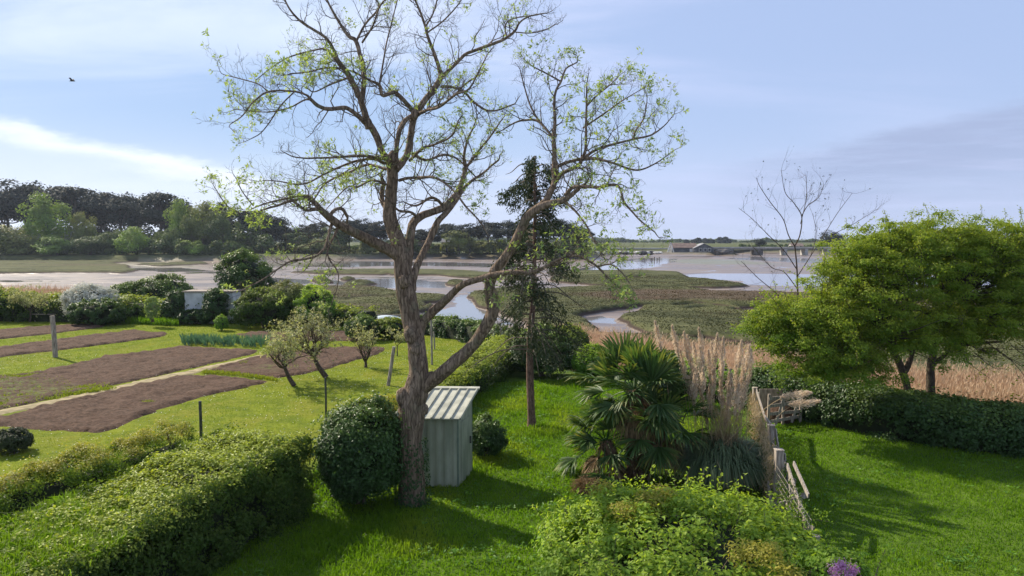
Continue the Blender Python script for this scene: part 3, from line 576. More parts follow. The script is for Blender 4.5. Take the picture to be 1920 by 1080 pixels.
# foreground bush
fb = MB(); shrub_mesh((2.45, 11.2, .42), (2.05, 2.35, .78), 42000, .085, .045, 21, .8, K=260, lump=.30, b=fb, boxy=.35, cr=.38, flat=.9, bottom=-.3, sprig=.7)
r4 = np.random.default_rng(14); q = np.c_[(r4.random(2200)-.5)*3.6+2.4, (r4.random(2200)-.5)*4+11.2, 1.0+.35*r4.random(2200)]
t_ = thing('leafy_bush', 'big mixed leafy bush with yellow-green shoots filling the bottom centre foreground', 'bush', (2.45, 11.2, 0)); obj('foliage', fb, [L_shrub, M_core], t_)
gb = MB(); C = np.array([[3.35, 9.7, 1.22], [3.1, 9.9, 1.15], [3.5, 9.4, 1.05], [2.1, 11.6, 1.25], [1.7, 11.3, 1.2], [2.4, 11.9, 1.25], [1.5, 12.6, 1.1]])
clumps(gb, C, np.full(len(C), .30), np.tile([0, -.3, 1.], (len(C), 1)), 2600, .055, .03, r4); obj('golden_shoots', gb, L_gold, t_)
sb = MB(); tips = []
for i in range(150):
    a = r4.random()*2*pi; rr = np.sqrt(r4.random()); p0 = np.array([2.45+2.*rr*cos(a), 11.3+2.2*rr*sin(a), .9]); d = nrm(np.array([cos(a)*rr*.5, sin(a)*rr*.5-.1, 1.])+r4.normal(size=3)*.2)
    L_ = .2+.42*r4.random(); P = crom([p0, p0+d*L_*.6, p0+d*L_+[r4.normal()*.07, r4.normal()*.07, -.02]], 4); sb.tube(P, np.linspace(.006, .002, len(P)), 3, cap=False)
    k = 12; tt = r4.random(k); idx = (tt*(len(P)-1)).astype(int); gb2 = P[idx]+r4.normal(size=(k, 3))*.035; sb.leaves(gb2, r4.normal(size=(k, 3))+[0, -.2, .8], .085, .034, y=.5+.5*tt, mi=1, rng=r4)
obj('shoots', sb, [B_twig, L_shrub], t_)
s2 = stems(MB(), np.array([2.45, 11.2, 0]), np.array([2.45, 11.2, .6]), np.array([1.6, 1.6, .4]), r4, 7, .03); [obj('stem', q_, B_twig, t_) for q_ in s2]
# sprig poking out over the fence
def sprig(pts, nleaf, leaf, m, label, name='leafy_sprig', sd=1):
    r5 = np.random.default_rng(sd); P = crom(pts, 6); b = MB().tube(P, np.linspace(.012, .004, len(P)), 5); t_ = thing(name, label, 'branch', tuple(P[0]))
    obj('twig', b, B_twig, t_); idx = r5.integers(len(P)//3, len(P), nleaf); lb = MB(); up = np.abs(r5.normal(size=(nleaf, 1)))*.09
    lb.leaves(P[idx]+r5.normal(size=(nleaf, 3))*.045+up*[.2, 0, 1], r5.normal(size=(nleaf, 3))+[0, -.4, .6], leaf, leaf*.5, y=.4, rng=r5); obj('leaves', lb, m, t_)
sprig([A(1440, 975, 12.4), A(1500, 972, 12.3), A(1555, 978, 12.2)], 110, .06, L_shrub, 'leafy sprig reaching right past the broken fence above the shaded lawn', sd=3)
sprig([A(1640, 1110, 9.), A(1643, 1075, 9.), A(1660, 1030, 9.)], 60, .07, L_shrub, 'pale green sprig rising at the bottom edge beside the lilac flowers', sd=4)
shrub(1540, 1690, 1050, 1290, 1.0, 'leafy green shrub cut by the bottom edge below the lilac flowers', 'shrub', 0, L_shrub, 8000, .06, D=9.1)
lb = MB(); r5 = np.random.default_rng(2)
for px, py, rr in ((1567, 1070, .045), (1590, 1078, .05), (1578, 1062, .03), (1600, 1071, .03)):
    p0 = A(px, py, 8.7); C = p0+r5.normal(size=(260, 3))*[rr, rr, rr*1.3]; lb.leaves(C, C-p0, .022, .018, rng=r5)
ls = MB().tube([A(1575, 1130, 8.75), A(1577, 1072, 8.7)], .006, 5)
t_ = thing('lilac_flower', 'purple lilac flower heads at the bottom edge right of the leafy bush', 'flowers', tuple(A(1575, 1130, 8.75))); obj('blossom', lb, L_lilac, t_); obj('stem', ls, B_twig, t_)

# ---------------------------------------------------------------- trees
def limb(L, D, m=1.):
    """traced limb: (px, py, width px, depth offset) -> smooth points, radii"""
    P = np.array([A(a, b, D+e) for a, b, w_, e in L]); r = np.array([w_/2/F*(D+e)*m for a, b, w_, e in L])
    k = 6; Q = crom(P, k); t = np.linspace(0, len(L)-1, len(Q)); return Q, np.interp(t, np.arange(len(L)), r)
def grow(b, p, d, L, r, lvl, rng, tips, up=.25, wig=.22, kids=(4, 4), ang=.9, taper=.3, ns=3, cl=.55):
    n = 6 if lvl else 5; P = [p]; dd = nrm(d)
    for i in range(n-1):
        dd = nrm(dd+rng.normal(size=3)*wig+np.array([0, 0, up])*(.5 if lvl else 1.)); P.append(P[-1]+dd*L/(n-1))
    P = np.array(P); b.tube(P, np.linspace(r, r*taper, n), ns if r < .012 else 5, cap=False)
    if lvl == 0: tips.append((P[-1], dd)); return
    for k in range(kids[min(lvl-1, len(kids)-1)]):
        t = .25+.75*(k+rng.random())/kids[min(lvl-1, len(kids)-1)]; i = min(int(t*(n-1)), n-2); f = t*(n-1)-i; q = P[i]*(1-f)+P[i+1]*f
        td = nrm(P[i+1]-P[i]); o = rng.normal(size=3); o = nrm(o-td*(o@td)); e = td*cos(ang)+o*sin(ang)
        grow(b, q, e, L*cl*(.6+.7*rng.random()), max(r*(1-t*.7)*.6, .0022), lvl-1, rng, tips, up, wig, kids, ang, taper, ns, cl)
    tips.append((P[-1], dd))
def tuftleaves(b, tips, rng, k=6, L=.09, W=.03, frac=.8, spread=.06, y=None):
    T_ = [t for t in tips if rng.random() < frac]; p = np.array([t[0] for t in T_]); d = np.array([t[1] for t in T_]); n = len(p)
    sz = np.repeat(.55+.9*rng.random(n)**1.5, k)[:, None]
    p = np.repeat(p, k, 0); d = nrm(np.repeat(d, k, 0)*.6+rng.normal(size=(n*k, 3))*.8); P = p+d*spread*sz
    b.leaves(P, rng.normal(size=(n*k, 3))+[0, 0, .4], L*sz[:, 0], W*sz[:, 0], y=np.repeat(rng.random(n), k) if y is None else y, rng=rng, axis=d)

# main tree
TD = 15.2
limbs = [
 [(774, 975, 74, 0), (772, 945, 60, 0), (771, 880, 52, 0), (768, 830, 50, 0), (772, 775, 56, .0), (777, 735, 54, 0), (785, 700, 40, 0), (781, 650, 37, .05), (772, 610, 38, .1), (764, 560, 40, .12), (758, 520, 38, .15), (753, 480, 35, .2), (742, 440, 31, .25), (732, 405, 27, .25), (733, 369, 24, .2), (737, 330, 22, .15), (736, 300, 24, .1)],
 [(780, 740, 34, 0), (806, 718, 31, -.1), (837, 694, 31, -.3), (866, 670, 28, -.4), (894, 640, 26, -.5), (915, 608, 27, -.6), (925, 580, 29, -.65), (918, 552, 24, -.7), (922, 520, 23, -.8), (944, 487, 22, -.9), (962, 462, 21, -1.), (974, 436, 20, -1.1), (987, 411, 21, -1.2), (1005, 392, 19, -1.3), (1030, 380, 16, -1.4), (1058, 373, 13, -1.5), (1080, 358, 9, -1.6), (1088, 350, 6, -1.65)],
 [(1004, 393, 16, -1.25), (1022, 378, 14, -1.1), (1037, 352, 13, -1.0), (1039, 325, 12, -.9), (1039, 296, 11, -.8), (1040, 264, 9, -.7), (1039, 236, 7.5, -.6), (1040, 180, 5.5, -.4), (1052, 153, 5, -.3), (1060, 130, 4, -.2), (1082, 117, 3, -.1)],
 [(1038, 345, 10, -.95), (1055, 326, 9, -1.1), (1083, 311, 8, -1.3), (1093, 295, 7, -1.4), (1099, 272, 6, -1.5), (1099, 222, 5, -1.6), (1101, 156, 3, -1.7)],
 [(1041, 314, 8, -.85), (1067, 302, 7, -1.2), (1109, 297, 6, -1.5), (1158, 309, 5, -1.8), (1197, 319, 4, -2.), (1232, 305, 3, -2.2), (1264, 282, 2, -2.3)],
 [(1060, 366, 9, -1.5), (1078, 350, 8, -1.7), (1119, 350, 7, -2.), (1158, 347, 6, -2.3), (1171, 378, 5, -2.5), (1197, 410, 4, -2.7), (1228, 435, 3, -2.9)],
 [(1057, 376, 6, -1.5), (1080, 397, 5, -1.8), (1101, 425, 4.5, -2.), (1114, 451, 4, -2.1), (1127, 467, 3, -2.2)],
 [(1093, 297, 7, -1.35), (1124, 278, 6, -1.1), (1188, 261, 5, -.6), (1221, 253, 4, -.4), (1245, 236, 3, -.3), (1260, 219, 2, -.2)],
 [(1188, 261, 4, -.6), (1192, 245, 4, -.5), (1207, 222, 3.5, -.4), (1213, 192, 2.5, -.3)],
 [(1040, 262, 6, -.7), (1010, 228, 6, -.4), (985, 225, 5, -.2), (965, 230, 4, 0), (940, 245, 2.5, .2)],
 [(1012, 230, 5, -.4), (993, 194, 4, -.2), (977, 139, 2.5, 0)],
 [(1052, 153, 4, -.3), (1027, 139, 3.5, -.2), (1000, 125, 3, -.1), (985, 114, 2, 0)],
 [(1099, 200, 4, -1.6), (1118, 180, 3.5, -1.8), (1138, 164, 3, -2), (1157, 147, 2, -2.2)],
 [(1093, 240, 4, -1.5), (1130, 215, 4, -1.9), (1165, 190, 3, -2.2), (1195, 172, 2, -2.4)],
 # lower branch to the right
 [(784, 632, 22, .1), (795, 605, 19, .1), (810, 585, 19, .0), (837, 563, 18, -.3), (858, 540, 16, -.5), (878, 528, 15, -.9), (912, 520, 14, -1.1), (945, 513, 12, -1.3), (990, 512, 11, -1.5), (1013, 505, 9, -1.6), (1028, 497, 7, -1.7), (1057, 482, 6, -1.9), (1085, 481, 5.5, -2.1), (1119, 500, 5, -2.3), (1145, 526, 4, -2.4), (1168, 544, 3, -2.5)],
 [(1022, 500, 6, -1.65), (1050, 492, 5, -1.5), (1080, 470, 4, -1.4), (1085, 455, 3, -1.3)],
 [(1119, 500, 4, -2.3), (1145, 496, 3.5, -2.5), (1165, 510, 3, -2.7), (1180, 530, 2, -2.8)],
 # left limb
 [(752, 485, 26, .2), (728, 468, 24, .0), (700, 453, 22, -.3), (662, 436, 20, -.7), (640, 424, 18, -.9), (620, 408, 17, -1.1), (604, 394, 14, -1.3), (592, 380, 10, -1.4), (575, 371, 7, -1.5), (545, 376, 6, -1.6), (515, 386, 5, -1.7), (480, 398, 3, -1.8)],
 [(592, 380, 7, -1.4), (575, 367, 6, -1.3), (533, 373, 5, -1.1), (490, 384, 3.5, -.9), (460, 398, 2.5, -.8)],
 [(600, 390, 8, -1.3), (575, 396, 6, -1.6), (560, 385, 5, -1.9), (548, 378, 3, -2.1)],
 [(475, 386, 3, -.9), (455, 360, 2.6, -.7), (443, 335, 2.2, -.6)], [(450, 400, 3, -.8), (425, 385, 2.6, -.8), (403, 352, 2, -.8)],
 [(618, 408, 8, -1.1), (628, 393, 8, -1.), (642, 391, 7, -.8), (652, 405, 6, -.6)],
 [(626, 412, 8, -1.), (619, 430, 7, -1.1), (613, 458, 6, -1.2), (596, 478, 5, -1.3), (570, 486, 5, -1.5), (545, 489, 4.5, -1.7), (519, 505, 4, -1.9), (490, 525, 3, -2.1), (450, 546, 2, -2.3)],
 [(634, 424, 7, -.9), (628, 440, 6, -1.), (618, 458, 5, -1.1), (614, 475, 4, -1.2), (620, 490, 4, -1.3), (634, 512, 3, -1.4), (632, 540, 2, -1.5), (618, 580, 1.6, -1.6)],
 # stub + second stem beside trunk
 [(735, 395, 15, .2), (718, 385, 12, .5), (715, 360, 11, .7), (719, 345, 9, .8)],
 # right middle stems
 [(760, 500, 26, .2), (768, 450, 20, .35), (775, 420, 18, .5), (792, 404, 17, .7), (812, 397, 16, .9), (834, 388, 16, 1.1), (852, 370, 15, 1.3), (866, 345, 12, 1.4), (872, 318, 10, 1.5), (870, 296, 7, 1.5), (876, 267, 5, 1.6), (887, 239, 3.5, 1.7), (895, 215, 2.5, 1.8)],
 [(874, 315, 7, 1.5), (885, 300, 6, 1.6), (899, 281, 5, 1.8), (924, 248, 4, 2.), (940, 225, 2.5, 2.2)],
 [(770, 545, 24, .15), (777, 515, 18, .2), (787, 490, 16, .35), (797, 468, 15, .5), (808, 445, 15, .7), (820, 418, 14, .8), (836, 400, 12, 1.), (852, 380, 9, 1.2), (872, 350, 7, 1.5), (905, 325, 5, 1.9), (935, 300, 4, 2.1)],
 [(748, 337, 7, .1), (780, 333, 6, -.3), (815, 333, 6, -.7), (845, 351, 5, -1.), (874, 387, 4.5, -1.3), (900, 415, 3, -1.5), (915, 440, 2, -1.6)],
 [(786, 410, 7, .6), (770, 398, 6, .3), (748, 395, 5, 0), (730, 375, 4, -.3)],
 [(832, 388, 7, 1.1), (820, 375, 7, .9), (805, 372, 6, .7), (780, 385, 4, .5), (760, 380, 3, .3)],
 # upper left stem
 [(736, 310, 20, .1), (725, 296, 16, .0), (716, 285, 14, -.1), (704, 253, 15, -.2), (687, 225, 15, -.4), (681, 200, 14, -.5), (670, 169, 12, -.6), (654, 138, 11, -.8), (636, 118, 11, -.9), (625, 95, 7, -1.), (611, 73, 6, -1.1), (589, 56, 6, -1.2), (561, 37, 5, -1.3), (541, 14, 4, -1.4), (525, -20, 3, -1.5)],
 [(680, 200, 12, -.5), (680, 175, 12, -.4), (683, 141, 11, -.2), (676, 107, 10, 0), (667, 76, 9, .1), (656, 68, 8, .1), (640, 45, 6, .2), (623, 20, 5, .2), (605, -15, 4, .3)],
 [(668, 77, 6, .1), (685, 45, 5, .2), (710, 14, 4, .3), (700, -10, 3, .3)], [(679, 80, 5, 0), (699, 48, 4, -.2), (712, 12, 4, -.3), (730, -8, 3, -.4)],
 [(693, 236, 13, -.3), (680, 225, 11, -.6), (665, 212, 10, -.9), (647, 202, 9.5, -1.1), (617, 203, 9, -1.4), (597, 198, 9, -1.6), (582, 187, 8, -1.7), (572, 178, 5, -1.8), (545, 171, 4, -2), (504, 172, 4, -2.3), (476, 191, 3.5, -2.5), (454, 217, 3, -2.7), (431, 233, 2, -2.8)],
 [(552, 172, 3.5, -2.), (527, 197, 3.3, -2.), (504, 231, 3, -2.), (488, 250, 2.4, -2.), (471, 260, 2, -2.)],
 [(502, 172, 3, -2.3), (485, 158, 2.6, -2.2), (452, 148, 2.4, -2.1), (420, 140, 2, -2.)],
 [(582, 187, 4, -1.7), (570, 188, 4, -1.9), (540, 203, 3, -2.1), (500, 210, 2.5, -2.3), (440, 205, 2, -2.4)],
 [(655, 145, 5, -.8), (620, 158, 4, -1.), (590, 172, 3, -1.1), (575, 165, 2.5, -1.2)],
 [(638, 128, 5, -.9), (611, 127, 4.5, -1.2), (578, 135, 4, -1.5), (545, 138, 3, -1.7)],
 [(628, 112, 5, -.9), (612, 92, 4.5, -.7), (585, 95, 4, -.5), (540, 108, 3, -.3), (505, 130, 2.5, -.2), (480, 150, 2, -.1)],
 # upper right stem
 [(740, 318, 20, .1), (757, 300, 15, .3), (766, 283, 15, .4), (771, 253, 15, .5), (775, 225, 15, .6), (783, 207, 15, .7), (797, 188, 13, .9), (814, 165, 13, 1.1), (826, 141, 13, 1.2), (822, 124, 8, 1.2), (811, 93, 7, 1.1), (797, 51, 6, 1.), (786, 17, 5, 1.), (770, -20, 4, .9)],
 [(742, 310, 15, .1), (744, 281, 11, -.1), (749, 248, 11, -.1), (760, 226, 12, .2), (776, 215, 11, .5)],
 [(777, 213, 10, .5), (760, 192, 9, .3), (742, 173, 9, .0), (730, 176, 8, -.2), (716, 179, 8, -.3), (711, 161, 8, -.4), (693, 152, 5, -.6), (662, 133, 4, -.8)],
 [(711, 162, 5, -.4), (718, 120, 4, -.2), (725, 80, 3.5, 0), (735, 40, 3, .1), (745, 0, 2.5, .2)],
 [(826, 145, 9, 1.2), (838, 136, 8, 1.2), (859, 115, 7, 1.2), (884, 98, 7, 1.1), (927, 82, 6.5, .9), (953, 69, 6, .8), (965, 58, 5, .7), (975, 42, 4, .6), (993, 30, 3.5, .5), (1021, 25, 2.5, .3)],
 [(951, 70, 4, .8), (947, 55, 3.5, .9), (952, 40, 3, 1.), (970, 33, 3, 1.1), (1008, 28, 2.5, 1.2)],
 [(963, 60, 3, .7), (995, 62, 2.7, .6), (1025, 55, 2.5, .5), (1042, 45, 2, .4)],
 [(828, 163, 7, 1.1), (850, 165, 6, 1.4), (872, 175, 6, 1.7), (890, 192, 5.5, 1.9), (912, 206, 5, 2.1), (935, 205, 4, 2.3), (965, 195, 3, 2.5)],
 [(780, 218, 8, .6), (795, 208, 7, .2), (822, 200, 6, -.3), (850, 180, 5, -.8), (880, 165, 4, -1.2), (905, 120, 3, -1.5), (915, 100, 2, -1.6)],
 [(776, 222, 7, .6), (800, 208, 6, .9), (840, 190, 5, 1.4), (870, 160, 4, 1.8), (900, 140, 3, 2.)],
 [(797, 51, 4, 1.), (812, 25, 3.5, .8), (822, -10, 3, .7)], [(800, 62, 4, 1.), (830, 40, 3.5, 1.2), (858, 10, 3, 1.4), (870, -10, 2.5, 1.5)],
 # drooping boughs left of the fork
 [(726, 300, 8, .0), (690, 293, 6, -.5), (637, 295, 5, -1.), (590, 297, 4, -1.4), (554, 295, 3, -1.7), (530, 284, 2, -1.9)],
 [(722, 306, 8, .1), (696, 298, 6, -.2), (652, 307, 5, -.6), (607, 327, 4, -1.), (566, 345, 3.5, -1.4), (518, 339, 2.5, -1.8), (495, 338, 2, -2.)],
 [(728, 318, 7, .2), (690, 310, 6, .6), (650, 325, 5, 1.), (610, 345, 4, 1.4), (588, 375, 3, 1.6)],
 [(735, 350, 6, .2), (700, 338, 5, 0), (672, 350, 4, -.2), (650, 352, 3, -.3), (612, 392, 2, -.5)],
 [(772, 290, 7, .4), (800, 300, 6, .7), (830, 290, 5, 1.1), (860, 300, 4, 1.5), (890, 330, 3, 1.9)],
 [(768, 300, 7, .3), (790, 280, 6, -.2), (820, 270, 5, -.7), (845, 255, 4, -1.2), (860, 225, 3, -1.5)],
]
rt = np.random.default_rng(33); tb_ = MB(); tw = MB(); tips = []
for i, Lb in enumerate(limbs):
    Q, r = limb(Lb, TD, .92 if i == 0 else .84); big = r[0] > .09
    if i == 0: r = r*(1+.0)
    if r[0] > .03: Q = Q+np.c_[fbm(Q[:, 2]*3, Q[:, 0]*3, seed=i), 0*r, fbm(Q[:, 0]*3, Q[:, 2]*3, seed=i+50)]*np.minimum(r, .03)[:, None]
    tb_.tube(Q, r, 28 if i == 0 else (16 if big else (8 if r[0] > .03 else 5)), bump=.16 if i == 0 else .2, seed=i)
    seg = np.r_[0, np.cumsum(np.linalg.norm(np.diff(Q, axis=0), axis=1))]; thin = r < .062
    if not thin.any(): continue
    s0 = seg[np.argmax(thin)]; Lt = seg[-1]-s0; n = int(Lt*6.3)+2
    for k in range(n):
        s_ = s0+Lt*(k+rt.random())/n; j = min(np.searchsorted(seg, s_), len(Q)-1); j = max(j, 1); td = nrm(Q[j]-Q[j-1]); o = rt.normal(size=3); o = nrm(o-td*(o@td))
        e = td*.62+o*.75; f = 1-.6*(s_-s0)/max(Lt, .1); up = .22 if Q[j][2] > 7 else (-.02 if rt.random() < .5 else .2)
        grow(tw, Q[j], e, (.38+.68*rt.random())*f, min(r[j]*.5, .013), 2, rt, tips, up=up, wig=.30, kids=(3, 5), ang=.75, cl=.52)
    td = nrm(Q[-1]-Q[-2]); grow(tw, Q[-1], td, .26, max(r[-1], .006), 2, rt, tips, up=.12, wig=.3, kids=(3, 5), ang=.7)
# knobs and scars on the trunk
for px, py, rr, dx in ((757, 745, .19, 0), (808, 712, .15, 0), (757, 528, .13, 0), (770, 628, .17, 0), (796, 768, .10, 0), (780, 655, .15, 0), (925, 566, .17, -.55), (736, 300, .15, .05), (777, 215, .10, .5), (690, 232, .10, -.35)):
    V, Fc = ICO; c = A(px, py, TD+dx-.08); tb_.add(c+V*rr*(1+.25*fbm(V[:, 0]*2+px, V[:, 1]*2, V[:, 2]*2, 4))[:, None]*[.8, .8, 1.15], Fc, smooth=True)
base = A(774, 958, TD); t_ = thing('tree', 'huge spreading tree with thick forked grey-brown trunk, just coming into leaf beside the shed', 'tree', (base[0], base[1], 0))
obj('trunk', tb_, B_main, t_); obj('twigs', tw, B_twig, t_)
lf_ = MB(); low = [t for t in tips if t[0][2] < 6.6]; hi_ = [t for t in tips if t[0][2] >= 6.6]
patch = lambda T_, thr: [t for t in T_ if fbm(np.array([t[0][0]*1.3]), np.array([t[0][1]*1.3]), np.array([t[0][2]*1.3]), 8)[0] > thr-.25*(t[0][0] > 1)-.1*(t[0][0] < -5)]
tuftleaves(lf_, patch(hi_, .06), rt, 8, .068, .022, .27); tuftleaves(lf_, patch(low, .02), rt, 8, .072, .024, .31)
obj('leaves', lf_, L_tree, t_)
iv = MB(); a = rt.random(900)*2*pi; zz2 = rt.random(900)**1.6*1.3; rr = .34-.05*zz2+.05*rt.random(900); C = np.c_[base[0]+np.cos(a)*rr, base[1]+np.sin(a)*rr, zz2+.03]
iv.leaves(C, np.c_[np.cos(a), np.sin(a), .3+0*a]+rt.normal(size=(900, 3))*.3, .06, .045, rng=rt); tag(obj('climbing_ivy', iv, L_ivy, org=(base[0], base[1], 0)), 'dark ivy climbing round the foot of the big trunk', 'ivy')
print('tips', len(tips))

def dead(): pass
# conifer with bare trunk
def conifer():
    rng = np.random.default_rng(4); D = 21.6; b = A(997, 803, D); b[2] = 0; top = A(1003, 292, D); tr = MB(); P = crom([b, b+[-.06, 0, 2.2], (b+top)/2+[.02, .0, .3], top], 8)
    tr.tube(P, np.interp(np.linspace(0, 1, len(P)), [0, .04, .5, 1], [.15, .115, .085, .02]), 12, bump=.12, seed=3); br = MB(); nd = MB()
    for i in range(112):
        z = 2.2+5.4*(i+rng.random())/112; f = (z-2.2)/5.4; th = rng.random()*2*pi; L = (1.85-1.0*f)*(.28+.78*rng.random()); off_ = rng.random() < .25
        if .36 < f < .46 and rng.random() < .4: continue
        if f > .62: L *= 1.15
        p = np.array([np.interp(z, P[:, 2], P[:, 0]), np.interp(z, P[:, 2], P[:, 1]), z]); d = np.array([cos(th), sin(th), 0])
        Q = crom([p, p+d*L*.45+[0, 0, .06-.1*(1-f)], p+d*L*.8+[0, 0, -.15-.25*(1-f)], p+d*L+[0, 0, -.2-.5*(1-f)]], 5); br.tube(Q, np.linspace(.024, .005, len(Q)), 4, cap=False)
        if (z < 2.4 and rng.random() < .6) or off_: continue
        k = int(250*L*(.45+.7*f)); idx = rng.integers(6, len(Q), k); hang = rng.random(k)**1.3*(.26+.30*(1-f)); o = np.c_[rng.normal(size=(k, 2))*.07*(1.4-hang[:, None]), -hang+.07]
        C = Q[idx]+o; nd.leaves(C, rng.normal(size=(k, 3)), .12, .034, axis=np.c_[rng.normal(size=(k, 2))*.6+d[:2]*.5, -.8+0*hang], rng=rng, y=0)
    t_ = thing('conifer_tree', 'thin scruffy conifer with bare reddish trunk and drooping dark boughs behind the big tree', 'tree', (b[0], b[1], 0)); obj('trunk', tr, B_red, t_); obj('branches', br, B_twig, t_); obj('crown', nd, L_spruce, t_)
conifer()
# hawthorns
def thorn(name, label, base, limbs_, ells, nl, seed, m=L_haw, leaf=.060, shoots=60, young=.45, flat=.5, cr=(.16, .42), K=None):
    rng = np.random.default_rng(seed); b = MB(); tips_ = []
    for Lb in limbs_:
        Q = crom([p[:3] for p in Lb], 6); r = np.interp(np.linspace(0, 1, len(Q)), np.linspace(0, 1, len(Lb)), [p[3] for p in Lb]); b.tube(Q, r, 12, bump=.2, seed=seed)
    cen = []; out = []; rad = []
    for (c, rd, k) in ells:
        c = np.array(c); rd = np.array(rd); d = nrm(rng.normal(size=(k, 3))); d[:, 2] = np.where(d[:, 2] < -.5, -d[:, 2], d[:, 2]); u = rng.random(k)**.45; k3 = k
        f = 1+.2*fbm(d[:, 0]*2, d[:, 1]*2, d[:, 2]*2, seed); cen.append(c+d*rd*(u*f)[:, None]*.95+rng.normal(size=(k, 3))*.16); out.append(nrm(d/rd+[0, 0, .6])); rad.append(cr[0]+(cr[1]-cr[0])*rng.random(k))
        for i in range(0, k, 4):
            e = cen[-1][i]; s0 = c*[1, 1, 1]+[0, 0, -rd[2]*.5]; s0 = s0*.6+np.array(limbs_[0][-1][:3])*.4
            b.tube(crom([s0, (s0+e)/2+rng.normal(size=3)*.15, e], 3), np.linspace(.03, .006, 7), 4, cap=False)
    cen = np.concatenate(cen); out = np.concatenate(out); rad = np.concatenate(rad); l = MB(); clumps(l, cen, rad, out, nl, leaf, leaf*.62, rng, young, flat=flat, sprig=.5)
    for i in range(shoots):
        j = rng.integers(len(cen)); 
        if out[j][2] < .3: continue
        p = cen[j]; d = nrm(out[j]+rng.normal(size=3)*.7); L = .4+.6*rng.random(); P = crom([p, p+d*L*.6, p+d*L+[rng.normal()*.1, 0, -.12*rng.random()]], 4); b.tube(P, np.linspace(.008, .003, len(P)), 3, cap=False)
        k = 34; idx = rng.integers(0, len(P), k); l.leaves(P[idx]+rng.normal(size=(k, 3))*.03, rng.normal(size=(k, 3))+[0, 0, .5], leaf*.9, leaf*.5, y=.5, rng=rng)
    t_ = thing(name, label, 'tree', tuple(base)); obj('trunk', b, B_dark, t_); obj('crown', l, m, t_)
c1_ = A(1703, 757, 21.3); b1 = np.array([c1_[0], 21.3, 0]); c2_ = A(1745, 757, 21.9); b2 = np.array([c2_[0], 21.9, 0])
E = lambda px, py, D, rx, ry, rz, k: (A(px, py, D), (rx, ry, rz), k)
thorn('hawthorn_tree', 'left hawthorn with leaning twin-forked trunk and wide yellowish-green crown reaching the pampas grass', b1,
      [[(*b1, .13), (*A(1702, 735, 21.3), .10), (*A(1690, 690, 21.3), .11), (*A(1670, 650, 21.2), .07), (*A(1640, 600, 21.), .05)], [(*A(1694, 700, 21.3), .09), (*A(1704, 680, 21.3), .08), (*A(1712, 640, 21.4), .06), (*A(1700, 560, 21.4), .04)], [(*A(1670, 650, 21.2), .05), (*A(1600, 640, 20.8), .04), (*A(1530, 650, 20.6), .03)]],
      [E(1525, 640, 20.4, 1.8, 1.5, 1.25, 330), E(1630, 570, 21., 1.9, 1.8, 1.9, 420), E(1470, 615, 20.6, 1.15, .9, .6, 120), E(1570, 695, 20.2, 1.6, 1.1, .65, 160), E(1680, 490, 21.2, 1.7, 1.5, 1.0, 190), E(1680, 640, 20.8, 1.1, 1., .6, 110)], 170000, 41, shoots=420)
thorn('hawthorn_tree', 'right hawthorn with upright ivy-clad trunk and dense green crown running out of the right edge', b2,
      [[(*b2, .14), (*A(1745, 720, 21.9), .125), (*A(1746, 680, 21.9), .11), (*A(1760, 620, 22.), .08), (*A(1790, 540, 22.2), .05)], [(*A(1746, 685, 21.9), .07), (*A(1800, 650, 21.9), .05), (*A(1880, 640, 21.6), .03)]],
      [E(1800, 520, 22.2, 2.2, 2., 1.6, 420), E(1890, 605, 21.8, 1.7, 1.6, 1.3, 300), E(1765, 630, 21.8, 1.4, 1.3, .9, 200), E(1990, 580, 22., 1.5, 1.5, 1.7, 230), E(1790, 465, 22., 2.6, 1.4, .75, 200), E(1930, 500, 22., 1.6, 1.4, 1.1, 180)], 200000, 42, shoots=460)
# low twigs under the right crown
rg_ = np.random.default_rng(6); b = MB(); tp_ = []
for i in range(16):
    p = A(1770+14*i, 640+rg_.random()*30, 21.8); grow(b, p, np.array([.5, -.2, -.35]), 1.3, .014, 2, rg_, tp_, up=.05, kids=(3, 4))
l = MB(); tuftleaves(l, tp_, rg_, 5, .06, .035, .6); 
hw2 = [o for o in sc.objects if o.name.startswith('hawthorn_tree')][1]; obj('low_branches', b, B_twig, hw2); obj('low_leaves', l, L_haw, hw2)
